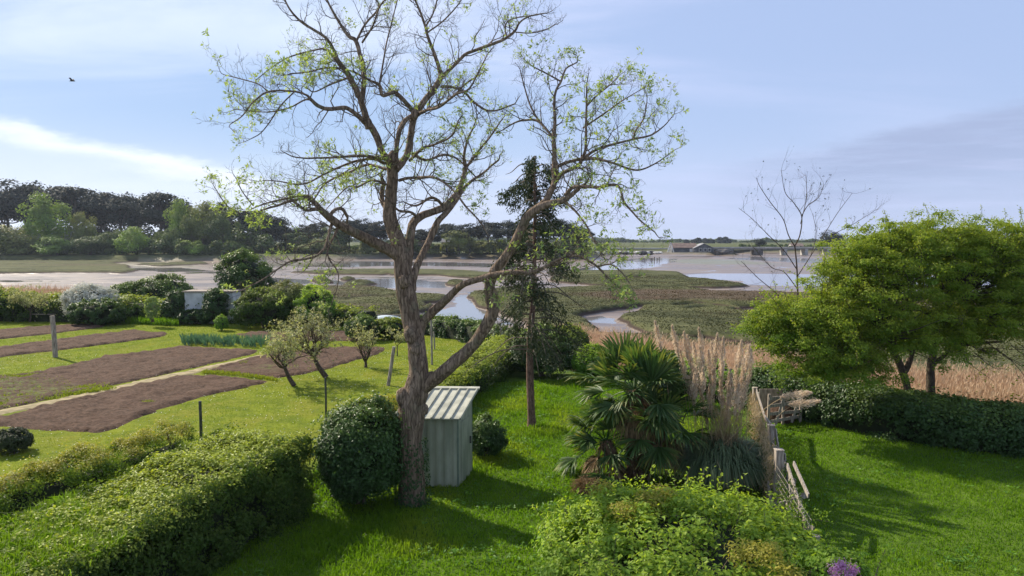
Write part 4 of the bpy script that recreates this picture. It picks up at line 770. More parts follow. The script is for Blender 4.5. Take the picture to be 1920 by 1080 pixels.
# bare sapling-like tree behind the hawthorn
def baretree():
    rng = np.random.default_rng(12); D = 31.; P0 = A(1497, 640, D); P0[2] = -.8; b = MB(); tps = []
    LL = [[(1497, 640, 8, 0), (1496, 560, 7, 0), (1494, 500, 6, 0), (1490, 460, 5, .1)], [(1490, 462, 5, .1), (1478, 440, 4, .2), (1468, 410, 3.5, .4), (1445, 380, 3, .6), (1425, 350, 2.2, .8), (1418, 333, 1.5, .9)],
          [(1490, 462, 5, .1), (1500, 440, 4.5, 0), (1503, 405, 4, -.1), (1488, 380, 3, -.2), (1472, 360, 2.5, -.2), (1465, 320, 1.5, -.3)], [(1503, 405, 3.5, -.1), (1515, 385, 3, -.4), (1535, 370, 2.4, -.7), (1545, 345, 1.6, -.9)],
          [(1501, 420, 3, 0), (1512, 370, 2.4, .3), (1511, 328, 1.5, .5)], [(1494, 505, 4, 0), (1470, 470, 3, -.4), (1440, 440, 2.6, -.8), (1410, 410, 2, -1.2), (1385, 390, 1.3, -1.4)],
          [(1494, 520, 4, 0), (1520, 480, 3, .5), (1545, 440, 2.6, .9), (1570, 400, 2, 1.3), (1598, 362, 1.2, 1.5)], [(1494, 540, 4, 0), (1470, 510, 3, .4), (1445, 500, 2.5, .8), (1410, 460, 2, 1.2)],
          [(1495, 585, 4, 0), (1450, 545, 3, -.5), (1420, 520, 2.5, -.9), (1390, 490, 1.5, -1.2)], [(1520, 480, 2.6, .5), (1530, 440, 2, .7), (1524, 400, 1.3, .8)], [(1560, 440, 2.4, 1.3), (1600, 420, 2, 1.5), (1640, 395, 1.2, 1.6)]]
    for i, Lb in enumerate(LL):
        Q, r = limb(Lb, D); b.tube(Q, r*.5, 6, cap=False)
        if i:
            for k in range(9): j = rng.integers(len(Q)//3, len(Q)); td = nrm(Q[j]-Q[j-1]); grow(b, Q[j], td*.7+rng.normal(size=3)*.6, 45*.01+.6*rng.random(), .006, 1, rng, tps, up=.3, wig=.2, kids=(4,), ang=.6)
    t_ = thing('bare_tree', 'leafless thin-branched young tree standing behind the hawthorns', 'tree', tuple(P0)); obj('trunk', b, B_dark, t_); l = MB(); tuftleaves(l, tps, rng, 4, .05, .03, .22, .03, y=0.); obj('buds', l, L_spruce, t_)['kind'] = 'stuff'
baretree()
# orchard trees
def fruit(px, py, crown_px, top, label, seed, lean=0., m=L_apple, n=1., k0=7, up=.25, lv=.6, base_r=.09, split=.3):
    rng = np.random.default_rng(seed); b = MB(); tps = []; g = G(px, py); D = g[1]; H = (py-top)*D/F; Rr = crown_px/2*D/F
    cen = np.array([g[0]+lean, g[1], H*split]); b.tube(crom([g, (g+cen)/2+[lean*.1, 0, 0], cen], 5), np.linspace(base_r, base_r*.65, 11), 9, bump=.25, seed=seed)
    for i in range(k0):
        a = i/k0*2*pi+rng.random(); d = np.array([cos(a)*1.1, sin(a)*1.1, .55+.8*rng.random()]); grow(b, cen-[0, 0, .1*rng.random()], d, .85*max(Rr, H*.55)*(.8+.3*rng.random()), base_r*.42, 3, rng, tps, up=up, wig=.28, kids=(4, 5, 4), ang=.7, cl=.55)
    t_ = thing('fruit_tree', label, 'tree', tuple(g)); obj('trunk', b, B_dark, t_); l = MB(); tuftleaves(l, tps, rng, int(6*n), .07, .04, lv, .08); obj('leaves', l, m, t_)
fruit(552, 724, 92, 600, 'leaning fruit tree with pale blossom, nearest the dug beds of the orchard three', 51, -.35, k0=9, lv=.62, n=1.1)
fruit(612, 708, 120, 568, 'largest gnarled fruit tree, dark trunk leaning left behind the thin black stake', 52, -.5, k0=11, n=1.3, lv=.6, base_r=.11, m=L_orch)
fruit(686, 689, 84, 588, 'sparse vase-shaped fruit tree with upright stems, farthest right of the orchard trees', 53, 0, k0=9, up=.45, lv=.28, split=.12, base_r=.07)
fruit(745, 668, 36, 622, 'tiny staked sapling on the mown lawn behind the leaning post', 54, 0, k0=4, lv=.3, base_r=.03, split=.45)
#@@PALM
def palm():
    rng = np.random.default_rng(9); g = G(1190, 905); g[1] = 16.9; g[0] = (1190-960)/F*16.9; g[2] = 0; D = 16.9
    t_ = thing('palm_tree', 'bushy fan palm with spiky dark fronds and dead brown skirt in the middle garden', 'palm', tuple(g)); tr = MB()
    heads = [(np.array([g[0]+.02, D, 2.0]), 1.12, 28), (np.array([g[0]+.62, D-.2, 1.25]), 1.0, 18), (np.array([g[0]-.62, D-.1, .85]), .95, 16), (np.array([g[0]+.35, D+.5, 1.7]), .8, 14)]
    for c, s_, k in heads:
        b0 = np.array([g[0]+(c[0]-g[0])*.35, g[1]+(c[1]-g[1])*.35, 0]); tr.tube(crom([b0, (b0+c)/2+[.02, 0, 0], c], 5), .13*s_, 10, bump=.35, seed=4)
        fb_ = np.random.default_rng(int(c[2]*100)); n = 500; h = fb_.random(n)*c[2]; th = fb_.random(n)*2*pi; P = b0+(c-b0)*(h/c[2])[:, None]+np.c_[np.cos(th), np.sin(th), 0*th]*.15*s_
        tr.leaves(P, np.c_[np.cos(th), np.sin(th), 0*th+.2], .2, .03, axis=np.c_[np.cos(th)*.5, np.sin(th)*.5, 1+0*th], rng=fb_)
    obj('trunk', tr, simple('palm_fibre', (.09, .055, .035), (.25, .16, .10), 14., .95, .8, .02), t_)
    def fan(hub, d, side, r, dead=False, nl=26, pet=None, droop=.25, spread=1.35):
        """palmate leaf: thin folded leaflets radiating from the hub"""
        b = MB(); d = nrm(d); nrml = nrm(np.cross(side, d)); side = nrm(np.cross(d, nrml))
        if pet is not None: b.tube(crom([pet, (pet+hub)/2+[0, 0, .06], hub], 3), np.linspace(.014, .008, 7), 4, .5, 0, cap=False)
        a = np.linspace(-spread, spread, nl)+rng.normal(size=nl)*.03
        for x in a:
            e = nrm(d*cos(x)+side*sin(x)+nrml*.12*rng.normal()); L = r*(1-.18*abs(x)/spread)*(.85+.2*rng.random()); w_ = .036*r/.6*(1.25 if not dead else .9)
            pw = nrm(np.cross(e, nrml)); m1 = hub+e*L*.45; m2 = hub+e*L*.8+[0, 0, -droop*L*.12]; tp = hub+e*L+[0, 0, -droop*L*(.35+.3*rng.random())]
            V = [hub-pw*.004, hub+pw*.004, m1-pw*w_*.5+nrml*w_*.25, m1+pw*w_*.5+nrml*w_*.25, m2-pw*w_*.35, m2+pw*w_*.35, tp, m1-nrml*w_*.1]
            vv = .2+.6*rng.random(); yy = (1.2*(rng.random()**3) if not dead else rng.random())
            b.add(V, [[0, 2, 7], [0, 7, 1], [1, 7, 3], [2, 4, 7], [7, 5, 3], [7, 4, 5], [4, 6, 5]], vv, [0, 0, .1*yy, .1*yy, .5*yy, .5*yy, min(1, yy), 0])
        obj('dead_frond' if dead else 'frond', b, L_palmd if dead else L_palm, t_)
    for c, s_, k in heads:
        for i in range(k):
            u = (i+.5)/k; th = i*2.39996+rng.normal()*.2; e = 1.35-2.0*u**.85; d = np.array([cos(th)*cos(e), sin(th)*cos(e), sin(e)]); pl = (.50+.22*rng.random())*s_*(1.2 if u > .3 else .9)
            hub = c+d*pl+[0, 0, -.10*u]; side = nrm(np.cross(d, [0, 0, 1.])+rng.normal(size=3)*.25)
            fan(hub, d+np.array([0, 0, -.25*u]), side, (.60+.16*rng.random())*s_, pet=c+d*.05, droop=.12+.30*u, nl=30, spread=1.1+.35*rng.random())
        for i in range(int(k*.7)):
            th = rng.random()*2*pi; d = np.array([cos(th)*.75, sin(th)*.75, -.7]); hub = c+d*.35*s_+[0, 0, -.25*rng.random()]; fan(hub, d, np.cross(d, [0, 0, 1.]), .55*s_, True, 16, c, .9, .9)
    fan(A(1220, 722, 16.5), np.array([.12, -.2, 1.]), np.array([1., .2, 0]), .98, nl=36, pet=A(1195, 760, 16.8), droop=.03, spread=1.15)
    fan(A(1150, 712, 16.7), np.array([-.22, .0, 1.]), np.array([.6, .75, .1]), .88, nl=32, pet=A(1190, 760, 16.8), droop=.03, spread=1.0)
    fan(A(1128, 770, 16.5), np.array([-1., -.1, .12]), np.array([.1, -.5, 1.]), .62, nl=26, pet=A(1185, 765, 16.8), droop=.3)
    fan(A(1120, 830, 16.4), np.array([-1., -.1, .15]), np.array([.1, -.3, 1.]), .72, nl=24, pet=A(1185, 810, 16.8), droop=.2, spread=.6)
palm()
rp = np.random.default_rng(77); c = G(1098, 925); l = MB(); k = 900; th = rp.random(k)*2*pi; C = np.c_[c[0]+np.cos(th)*.3*rp.random(k), c[1]+np.sin(th)*.3*rp.random(k), .28*rp.random(k)+.02]
l.leaves(C, rp.normal(size=(k, 3)), .22, .016, axis=np.c_[np.cos(th), np.sin(th), .5-rp.random(k)], rng=rp); tag(obj('dead_plant', l, L_palmd, org=tuple(c)), 'small brown withered tuft on the grass left of the palm foot', 'plant')
def pampas():
    rng = np.random.default_rng(19); g = np.array([(1362-960)/F*16.6, 16.6, 0]); t_ = thing('pampas_grass', 'pampas grass clump with a drooping blue-green mound and tall pale plumes beside the palm', 'pampas grass', tuple(g))
    b = MB()
    for i in range(5200):
        th = rng.random()*2*pi; L = .8+.9*rng.random(); o = rng.random()**.7; d = np.array([cos(th), sin(th), 0]); p = g+d*.25*rng.random(); hh = L*(.78-.30*o); rr = L*(.20+.62*o)
        P = np.array([p, p+d*rr*.35+[0, 0, hh*.8], p+d*rr*.8+[0, 0, hh*.82], p+d*rr*1.05+[0, 0, max(hh*.45-.15*rng.random(), .02)]]); w_ = .009+.004*rng.random(); s_ = np.array([-sin(th), cos(th), 0])*w_
        V = np.concatenate([P-s_*[[1], [1], [.8], [.1]], P+s_*[[1], [1], [.8], [.1]]]); b.add(V, [[0, 1, 5, 4], [1, 2, 6, 5], [2, 3, 7, 6]], rng.random(), [0, 0, 0, 1, 0, 0, 0, 1] if rng.random() < .2 else 0)
    obj('leaf_mound', b, L_pamp, t_)
    s_ = MB()
    tips_ = [(1228, 602), (1260, 610), (1282, 622), (1288, 628), (1300, 640), (1295, 670), (1312, 650), (1328, 655), (1345, 625), (1356, 632), (1352, 660), (1368, 690), (1390, 638), (1405, 646), (1400, 660), (1409, 655), (1372, 700), (1318, 690), (1338, 690), (1302, 700), (1290, 705), (1380, 672), (1395, 690), (1386, 720), (1350, 715), (1330, 720), (1312, 725), (1365, 740), (1402, 705), (1310, 615), (1275, 655), (1334, 640)]
    for px, py in tips_:
        D = 16.6+rng.normal()*.35; tp = A(px, py, D); p = g+np.r_[(tp[0]-g[0])*.62+rng.normal()*.08, rng.normal()*.15, .1]; P = crom([p, p*.45+tp*.55+[(tp[0]-p[0])*-.12, 0, .12], tp], 8); s_.tube(P, np.linspace(.008, .004, len(P)), 3, cap=False)
        b = MB(); k = 600; u = rng.random(k); L = .55+.3*rng.random(); ax = nrm(P[-1]-P[-3]); C = tp-ax*(L*(1-u))[:, None]+rng.normal(size=(k, 3))*(.037*np.sin(np.clip(u*1.1, 0, 1)*pi*.9+.15))[:, None]
        b.leaves(C, rng.normal(size=(k, 3)), .085, .013, axis=ax+rng.normal(size=(k, 3))*.35+[.15, 0, 0], rng=rng); obj('plume', b, L_plume, t_)
    for A0, A1, A2 in (((1400, 850), (1470, 770), (1538, 752)), ((1330, 810), (1450, 755), (1522, 736))):
        P = crom([g*.4+A(*A0, 15.9)*.6, A(*A1, 15.9), A(*A2, 15.7)], 8); s_.tube(P, np.linspace(.009, .004, len(P)), 3, cap=False); b = MB(); k = 620; u = rng.random(k); ax = nrm(P[-1]-P[-4]); C = P[-1]-ax*(.62*(1-u))[:, None]+rng.normal(size=(k, 3))*(.05*np.sin(u*pi*.9+.15))[:, None]
        b.leaves(C, rng.normal(size=(k, 3)), .08, .010, axis=ax+rng.normal(size=(k, 3))*.35+[0, 0, -.2], rng=rng); obj('plume', b, L_plume, t_)
    for i in range(90):
        th = rng.random()*2*pi; p = g+np.r_[rng.normal(size=2)*.15, .1]; d = np.array([cos(th)*.22, sin(th)*.22, 1.]); L = .9+1.1*rng.random(); P = crom([p, p+d*L*.6, p+d*L+[cos(th)*.15, sin(th)*.15, -.05]], 4); s_.tube(P, np.linspace(.006, .003, len(P)), 3, v=rng.random(), cap=False)
    k = 1100; th = rng.random(k)*2*pi; C = g+np.c_[np.cos(th)*.45*rng.random(k), np.sin(th)*.45*rng.random(k), .6+1.0*rng.random(k)]; s_.leaves(C, rng.normal(size=(k, 3)), .35, .009, axis=np.c_[np.cos(th)*.35, np.sin(th)*.35, 1+0*th], rng=rng)
    obj('stems', s_, L_straw, t_)
pampas()
#@@BUILT
# ---------------------------------------------------------------- metal shed
def shed():
    D0 = 16.25; x1 = (857-960)/F*D0; xb = x1+.52; yb = D0+1.25; x0 = x1-1.42     # near right corner (857, 922)
    ex = np.array([1.0, -.05, 0]); ex = nrm(ex); ey = nrm(np.array([.24, 1, 0])); o = np.array([x1, D0, 0]); W_ = 1.30; Dp = 1.05; h0 = 1.50; h1 = 1.80
    m_ = simple('pale_green_painted_steel', (.20, .22, .15), (.38, .39, .285), 2.6, .6, .15, .01, (1, 1, .35)); mr = simple('weathered_pale_roof_steel', (.30, .30, .235), (.50, .49, .39), 3.5, .55, .2, .01)
    t_ = thing('metal_shed', 'small pale green ribbed metal shed with lean-to roof half hidden behind the big trunk', 'shed', tuple(o))
    def wall(a, b_, z0, z1a, z1b, n, name, th=.012):
        """ribbed sheet between two corners, top rises from z1a to z1b"""
        mb = MB(); d = b_-a; L = np.linalg.norm(d); d /= L; nr_ = np.array([d[1], -d[0], 0]); u = np.linspace(0, 1, n*4+1); off = np.tile([0, 0, .018, .018], n); off = np.r_[off, 0]
        P = [np.r_[(a+d*L*t)[:2]+nr_[:2]*f, 0] for t, f in zip(u, off)]; zt_ = z1a+(z1b-z1a)*u
        V = np.array([p+[0, 0, z0] for p in P]+[p+[0, 0, z] for p, z in zip(P, zt_)]+[p-nr_*th+[0, 0, z0] for p in P]+[p-nr_*th+[0, 0, z] for p, z in zip(P, zt_)]); k = len(u); i = np.arange(k-1)
        Fc = np.concatenate([np.stack([i, i+1, k+i+1, k+i], 1), np.stack([2*k+i+1, 2*k+i, 3*k+i, 3*k+i+1], 1), np.stack([k+i, k+i+1, 3*k+i+1, 3*k+i], 1)]); mb.add(V, Fc, .5); return obj(name, mb, m_, t_)
    a = o-ex*W_; wall(a, o, .0, h0, h0, 7, 'front_wall'); wall(o+ey*.0, o+ey*Dp, .0, h0, h1, 5, 'side_wall'); wall(o+ey*Dp, a+ey*Dp, .0, h1, h1, 7, 'rear_wall'); wall(a+ey*Dp, a, .0, h1, h0, 5, 'side_wall')
    mtr = simple('dark_green_trim', (.10, .14, .10), (.17, .21, .15), 5., .6)
    for p, h in ((o, h0), (o+ey*Dp, h1), (a, h0)): obj('corner_post', MB().box(p+[0, 0, h/2], (.035, .035, h-.01), rz=-.05), mtr, t_)
    rb = MB(); up = nrm(ey*Dp+np.array([0, 0, h1-h0])); nn_ = nrm(np.cross(ex, up)); ov = .10; A0 = a-ex*ov-up*ov+[0, 0, h0+.03]; Lw = W_+2*ov; Lu = Dp/ey[1]*1.02+.12+2*ov
    V = [A0, A0+ex*Lw, A0+ex*Lw+up*Lu, A0+up*Lu]; V = V+[v+nn_*.03 for v in V]; rb.add(V, [[3, 2, 1, 0], [4, 5, 6, 7], [0, 1, 5, 4], [1, 2, 6, 5], [2, 3, 7, 6], [3, 0, 4, 7]], .7)
    ro = obj('roof', rb, mr, t_)
    for i in range(8):
        p = A0+ex*(.02+(Lw-.04)*i/7)+nn_*.045; s_ = MB().beam(p-up*.01, p+up*(Lu+.01), .028, .035, .2, up=tuple(nn_)); sub('roof_rib', s_, mr, ro)
    s_ = MB().beam(A0+up*Lu-ex*.03+nn_*.05, A0+up*Lu+ex*(Lw+.03)+nn_*.05, .09, .03, .8, up=tuple(nn_)); sub('ridge_cap', s_, mr, ro)
    c = o+ey*Dp*.75+[0, 0, 1.0]; c2 = o+ey*Dp*.5+np.array([ey[1], -ey[0], 0])*.028
    dr = MB().box(c2+[0, 0, .72], (.012, Dp*.72, 1.36), rz=-math.atan2(ey[0], ey[1]), v=.35); do = obj('door', dr, m_, t_); hb = MB().box(c+np.array([.05, -.02, -.15]), (.04, .03, .16)); sub('handle', hb, W_green, do)
shed()
# posts
def post(name, label, bpx, tpx, wpx, m, group=None, D=None, sq=True):
    g = G(*bpx) if D is None else A(*bpx, D); tp = A(*tpx, g[1]+.01); w_ = wpx/F*g[1]; P = crom([g+[0, 0, -.1], (g+tp)/2+[.01, 0, 0], tp], 4); b = MB().tube(P, np.linspace(w_/2, w_*.46, len(P)), 10 if sq else 6, bump=.12, seed=3); tag(obj(name, b, m, org=tuple(g)), label, 'post', group)
post('wooden_post', 'stout weathered grey post standing between the dug beds on the left', (104, 670), (98, 592), 9, W_post)
post('thin_stake', 'dark green metal stake nearest the foreground hedge', (377, 852), (375, 752), 6, W_green)
post('thin_stake', 'thin black stake in front of the fruit trees above the dark bush', (611, 790), (610, 708), 4, W_green)
post('leaning_post', 'leaning weathered post on the mown lawn left of the big trunk', (727, 723), (739, 650), 7, W_post)
post('slender_pole', 'tall slender pale pole on the lawn just right of the big trunk', (810, 684), (808, 598), 4, W_grey)
post('short_post', 'short pale post in the hedge behind the big right limb', (940, 668), (939, 612), 4.5, W_grey)
post('short_stake', 'short stake beside the tall slender pole', (815, 655), (813, 622), 3, W_grey)
# broken fence
ft = thing('broken_fence', 'broken weathered wooden fence with wire mesh between the pampas grass and the right lawn', 'fence', (5.8, 17, 0))
P1 = np.array([6.83, 21.1, 0]); P2_ = np.array([5.82, 16.8, 0]); P3 = np.array([5.22, 14.6, 0]); P4 = np.array([4.75, 11.6, 0])
for p, h, w_, tl in ((P1, 1.22, .12, 0), (P2_, 1.22, .13, .0), (P3, 1.28, .15, 0), (P4, .75, .10, 0)):
    b = MB().beam(p+[0, 0, -.1], p+[tl, 0, h], w_, w_*.9, .5, up=(0, 1, 0)); b.beam(p+[tl, 0, h], p+[tl, 0, h+.02], w_+.015, w_+.01, .9, up=(0, 1, 0)); obj('post', b, W_post, ft)
def plank(a, b_, w_=.09, t=.025, v=.6, nm='plank'): obj(nm, MB().beam(a, b_, w_, t, v, up=(1, 0, 0)), W_grey, ft)
plank(P1+[.03, 0, 1.18], P1*.5+P2_*.5+[.05, 0, .95], .10, nm='rail'); plank(P1*.5+P2_*.5+[.05, 0, .93], P2_+[.04, .1, 1.17], .10, nm='rail')
plank(P2_+[.09, 0, 1.15], P2_+[.12, -.3, .45]); plank(P2_+[.07, -.9, .0], P2_+[-.02, -.9, .85], .12); plank(P2_+[-.1, -.5, 0], P2_+[-.12, -.5, .95], .10)
plank(A(1476, 872, 14.4), A(1506, 966, 13.0), .10); plank(A(1488, 868, 14.3), A(1516, 930, 13.3), .09); plank(A(1494, 945, 13.4), A(1518, 990, 12.6), .08); plank(A(1462, 945, 13.6), A(1512, 930, 13.7), .07); plank(A(1440, 905, 15.), A(1452, 985, 14.0), .11)
plank(A(1480, 880, 14.3), A(1484, 985, 13.6), .08); plank(A(1500, 940, 13.6), A(1514, 985, 12.9), .09)
for s0, s1, n, hh in ((P1, P2_, 9, .8), (P2_, P3, 7, 1.0), (P3, P4, 9, .85)):
    for i in range(n):
        if (i*7+n) % 5 == 0: continue
        q = s0+(s1-s0)*(i+.6)/n+[.05, 0, 0]; tl = R.normal(size=2)*.09; obj('plank', MB().beam(q, q+[tl[0], tl[1], hh*(.65+.4*R.random())], .018, .085+.03*R.random(), .2+.7*R.random(), up=(0, 1, 0)), W_grey if i % 3 else W_post, ft)
wm = MB(); 
for s0, s1 in ((P1, P2_), (P2_, P3), (P3, P4)):
    n = int(np.linalg.norm(s1-s0)/.12); o = np.array([-.07, 0, 0])
    for i in range(n+1): q = s0+(s1-s0)*i/n+o; wm.tube([q, q+[0, 0, 1.05]], .003, 3, cap=False)
    for j in range(9): wm.tube([s0+o+[0, 0, .05+.12*j], s1+o+[0, 0, .05+.12*j]], .003, 3, cap=False)
obj('wire_mesh', wm, M_wire, ft)
ov_ = MB(); k = 6500; u = R.random(k); q = P1+(P3-P1)*u[:, None]+np.c_[R.normal(size=k)*.06-.1, R.normal(size=k)*.1, R.random(k)**1.1*1.1]; ov_.leaves(q, R.normal(size=(k, 3)), .16, .012, axis=np.c_[R.normal(size=(k, 2))*.3, 1+0*u]); tag(obj('dry_grass', ov_, L_straw, org=tuple(P2_)), 'tangle of dry stems and straw caught in the fence wire mesh', 'grass', kind='stuff')
k = 5000; u = R.random(k); q = P1+(P4-P1)*u[:, None]+np.c_[R.normal(size=k)*.10-.15, R.normal(size=k)*.1, R.random(k)**1.3*.95]; vb = MB().leaves(q, R.normal(size=(k, 3)), .06, .04, y=.3*R.random(k)); tag(obj('climbing_vine', vb, L_hedge, org=tuple(P2_)), 'thin green vine climbing along the wire mesh fence', 'climber')
# compost bay
cb = thing('compost_bin', 'rough slatted wooden compost bay at the far end of the broken fence', 'compost bin', tuple(G(1465, 800)))
g0 = G(1440, 800); g1 = G(1500, 792); 
for f in (0, .45, 1.): b = MB().beam(g0+(g1-g0)*f, g0+(g1-g0)*f+[.02, 0, .95-.1*f], .07, .06, .5, up=(0, 1, 0)); obj('post', b, W_post, cb)
for z, dz in ((.15, .05), (.38, -.03), (.60, .04), (.82, .02)): b = MB().beam(g0+[0, -.05, z], g1+[0, -.05, z+dz], .02, .09, .7); obj('slat', b, W_grey, cb)
for f in (.2, .7): b = MB().beam(g0+(g1-g0)*f+[0, -.08, .05], g0+(g1-g0)*(f+.25)+[0, -.08, .85], .07, .02, .8, up=(0, 1, 0)); obj('slat', b, W_grey, cb)
b = MB().box((g0+g1)/2+[0, .75, .45], (1.0, .03, .9)); obj('back_board', b, W_post, cb)
hp = MB(); V, Fc = ICO; hp.add((g0+g1)/2+[0, .4, .1]+V*[.45, .35, .4]*(1+.2*fbm(V[:, 0]*3, V[:, 1]*3, V[:, 2]*3, 2))[:, None], Fc, smooth=True); tag(obj('compost_heap', hp, M_soil, org=tuple((g0+g1)/2)), 'brown compost heap inside the slatted bay', 'compost')

# ---------------------------------------------------------------- far end of the left garden
S = shrub
hedge([(-52, 50, 1.6, 1.1), (-40, 51, 1.6, 1.3), (-30, 50.5, 1.6, 1.5), (-22, 50, 1.5, 1.4), (-13, 49, 1.4, 1.2), (-9, 47, 1.2, 1.1)], 'overgrown ivy and bramble bank linking the shrubs along the far end of the allotment', L_hedge, 42000, .16, young=.8, seed=61, lump=.5, K=520, cr=.4)
S(-170, 55, 541, 606, 3.5, 'dark shrub with yellow top at the far left edge of the allotment', 'shrub', 0, L_hedge, 12000, .16, young=.9)
S(95, 200, 534, 608, 3., 'white blossoming shrub at the far end of the allotment', 'shrub', 0, L_white, 20000, .10, young=0, K=240)
S(100, 210, 565, 611, 3., 'dark green low shrub growing under the white blossom', 'shrub', 0, L_ivy, 7000, .14, D=46)
S(180, 262, 532, 596, 3., 'ivy-covered mound beside the white blossoming shrub', 'shrub', 0, L_ivy, 8000, .15, young=.8)
S(225, 345, 518, 596, 3.5, 'tallest ivy-covered mound left of the whitewashed wall', 'shrub', 0, L_ivy, 12000, .15, young=.7)
S(295, 352, 545, 608, 2., 'dark ivy pillar against the left end of the whitewashed wall', 'shrub', 0, L_ivy, 7000, .13, young=.2)
S(264, 288, 555, 592, 1., 'small yellow-green sapling in front of the ivy mounds', 'shrub', 0, L_tree, 1600, .13, D=46, core=False, z=.3)
S(318, 392, 583, 611, 1.6, 'low ivy clump at the foot of the whitewashed wall', 'shrub', 0, L_ivy, 5000, .12, young=.2)
S(374, 418, 541, 612, 1.6, 'ivy column growing over the middle of the whitewashed wall', 'shrub', 0, L_ivy, 7000, .12, young=.2)
S(388, 492, 462, 600, 3.8, 'tall ivy-smothered tree stump rising behind the whitewashed wall', 'shrub', 0, L_ivy, 16000, .16, young=.9, D=50, bottom=-.9)
S(418, 540, 545, 620, 3., 'brownish-green thicket right of the whitewashed wall', 'shrub', 0, L_hedge, 13000, .13, young=.5)
S(478, 570, 527, 612, 3., 'grey-green rounded thicket behind the fruit trees', 'shrub', 0, L_farol, 10000, .14, young=.8, D=46)
S(540, 612, 536, 610, 3., 'bright yellow-green thicket at the right end of the row of shrubs', 'shrub', 0, L_shrub, 9000, .13, young=1., D=45)
S(398, 422, 592, 622, .9, 'small bright green bush on the lawn below the ivy column', 'bush', 0, L_shrub, 1500, .11, name='bush')
S(640, 700, 592, 642, 2., 'dark leafy bush behind the vase-shaped fruit tree', 'bush', 0, L_ivy, 6000, .12, name='bush', young=.9)
S(690, 765, 600, 640, 2., 'low olive bush left of the big trunk at the lawn end', 'bush', 0, L_hedge, 6000, .12, name='bush', young=.7)
r6 = np.random.default_rng(3)
P = inpoly_pts(gp([(185, 590), (345, 590), (335, 612), (200, 606)]), 9000, r6); tag(obj('long_grass', blades(P, 0., .45*(.6+.7*r6.random(len(P))), .05, .6, r6), L_grass), 'tall lush grass in front of the ivy mounds', 'grass', kind='stuff')
P = inpoly_pts(gp([(340, 638), (505, 640), (500, 653), (338, 648)]), 210, r6); lk_ = MB()
g = np.c_[P, 0*P[:, 0]]
for j in range(5):
    th = r6.random(len(P))*2*pi; lk_.leaves(g+np.c_[np.cos(th)*.06, np.sin(th)*.06, .22+0*th], np.c_[np.cos(th+1.5), np.sin(th+1.5), .2+0*th], .50, .055, axis=np.c_[np.cos(th)*.4, np.sin(th)*.4, 1+0*th], rng=r6)
tag(obj('leeks', lk_, L_leek), 'rows of blue-green leeks beyond the big dug bed', 'leeks', kind='stuff')
# small blossom tree with trunk at far left, bench below
fruit(56, 604, 58, 530, 'little blossoming tree at the far left beside a low plank bench', 57, .1, k0=7, n=1.5, lv=1., base_r=.08)
bt = thing('garden_bench', 'low plank bench under the little blossoming tree', 'bench', tuple(G(85, 604)))
ba = G(62, 603); bb = G(108, 603); obj('seat', MB().beam(ba+[0, 0, .5], bb+[0, 0, .5], .35, .05, up=(0, 0, 1)), W_post, bt)
for q in (ba*.9+bb*.1, ba*.1+bb*.9): obj('leg', MB().beam(q, q+[0, 0, .46], .08, .08, up=(0, 1, 0)), W_post, bt)
# whitewashed wall / lean-to
wl = thing('garden_shed', 'low whitewashed shed with flat roof smothered in ivy beyond the dug beds', 'shed', tuple(G(390, 606)))
wa = G(346, 607); wa[1] = 48.3; wc = np.array([wa[0]+1.55, wa[1]+.7, 0]); obj('wall', MB().box(wc+[0, 0, 1.0], (3.1, 1.4, 2.0)), M_white, wl); obj('roof', MB().box(wc+[0, 0, 2.05], (3.3, 1.6, .07), ry=.0), W_post, wl)
obj('door', MB().box(wc+[-.4, -.72, .95], (.75, .03, 1.8), v=.2), M_white, wl)
# pale boat hull seen over the hedge, and dark log
bq = A(724, 596, 52.); V, Fc = ICO; hb = MB().add(bq+[0, 0, -.35]+V*[1.35, .6, .55]*np.c_[1-.0*V[:, 0], 1-.5*V[:, 0]**2, np.ones(len(V))], Fc, .8, smooth=True)
bo = thing('upturned_boat', 'pale blue-white upturned hull lying beyond the hedge left of the trunk', 'boat', tuple(bq+[0, 0, -.8])); obj('hull', hb, simple('pale_hull_paint', (.50, .58, .60), (.66, .72, .74), 2., .4), bo); obj('keel', MB().beam(bq+[-1.2, 0, .19], bq+[1.2, 0, .19], .05, .06), W_grey, bo)
bq = A(818, 601, 50.); tag(obj('fallen_log', MB().tube(crom([bq+[-.7, 0, 0], bq+[0, .1, .03], bq+[.65, 0, -.03]], 4), .12, 9, bump=.2), B_dark, org=tuple(bq)), 'dark log lying on the mud just right of the big trunk', 'log')
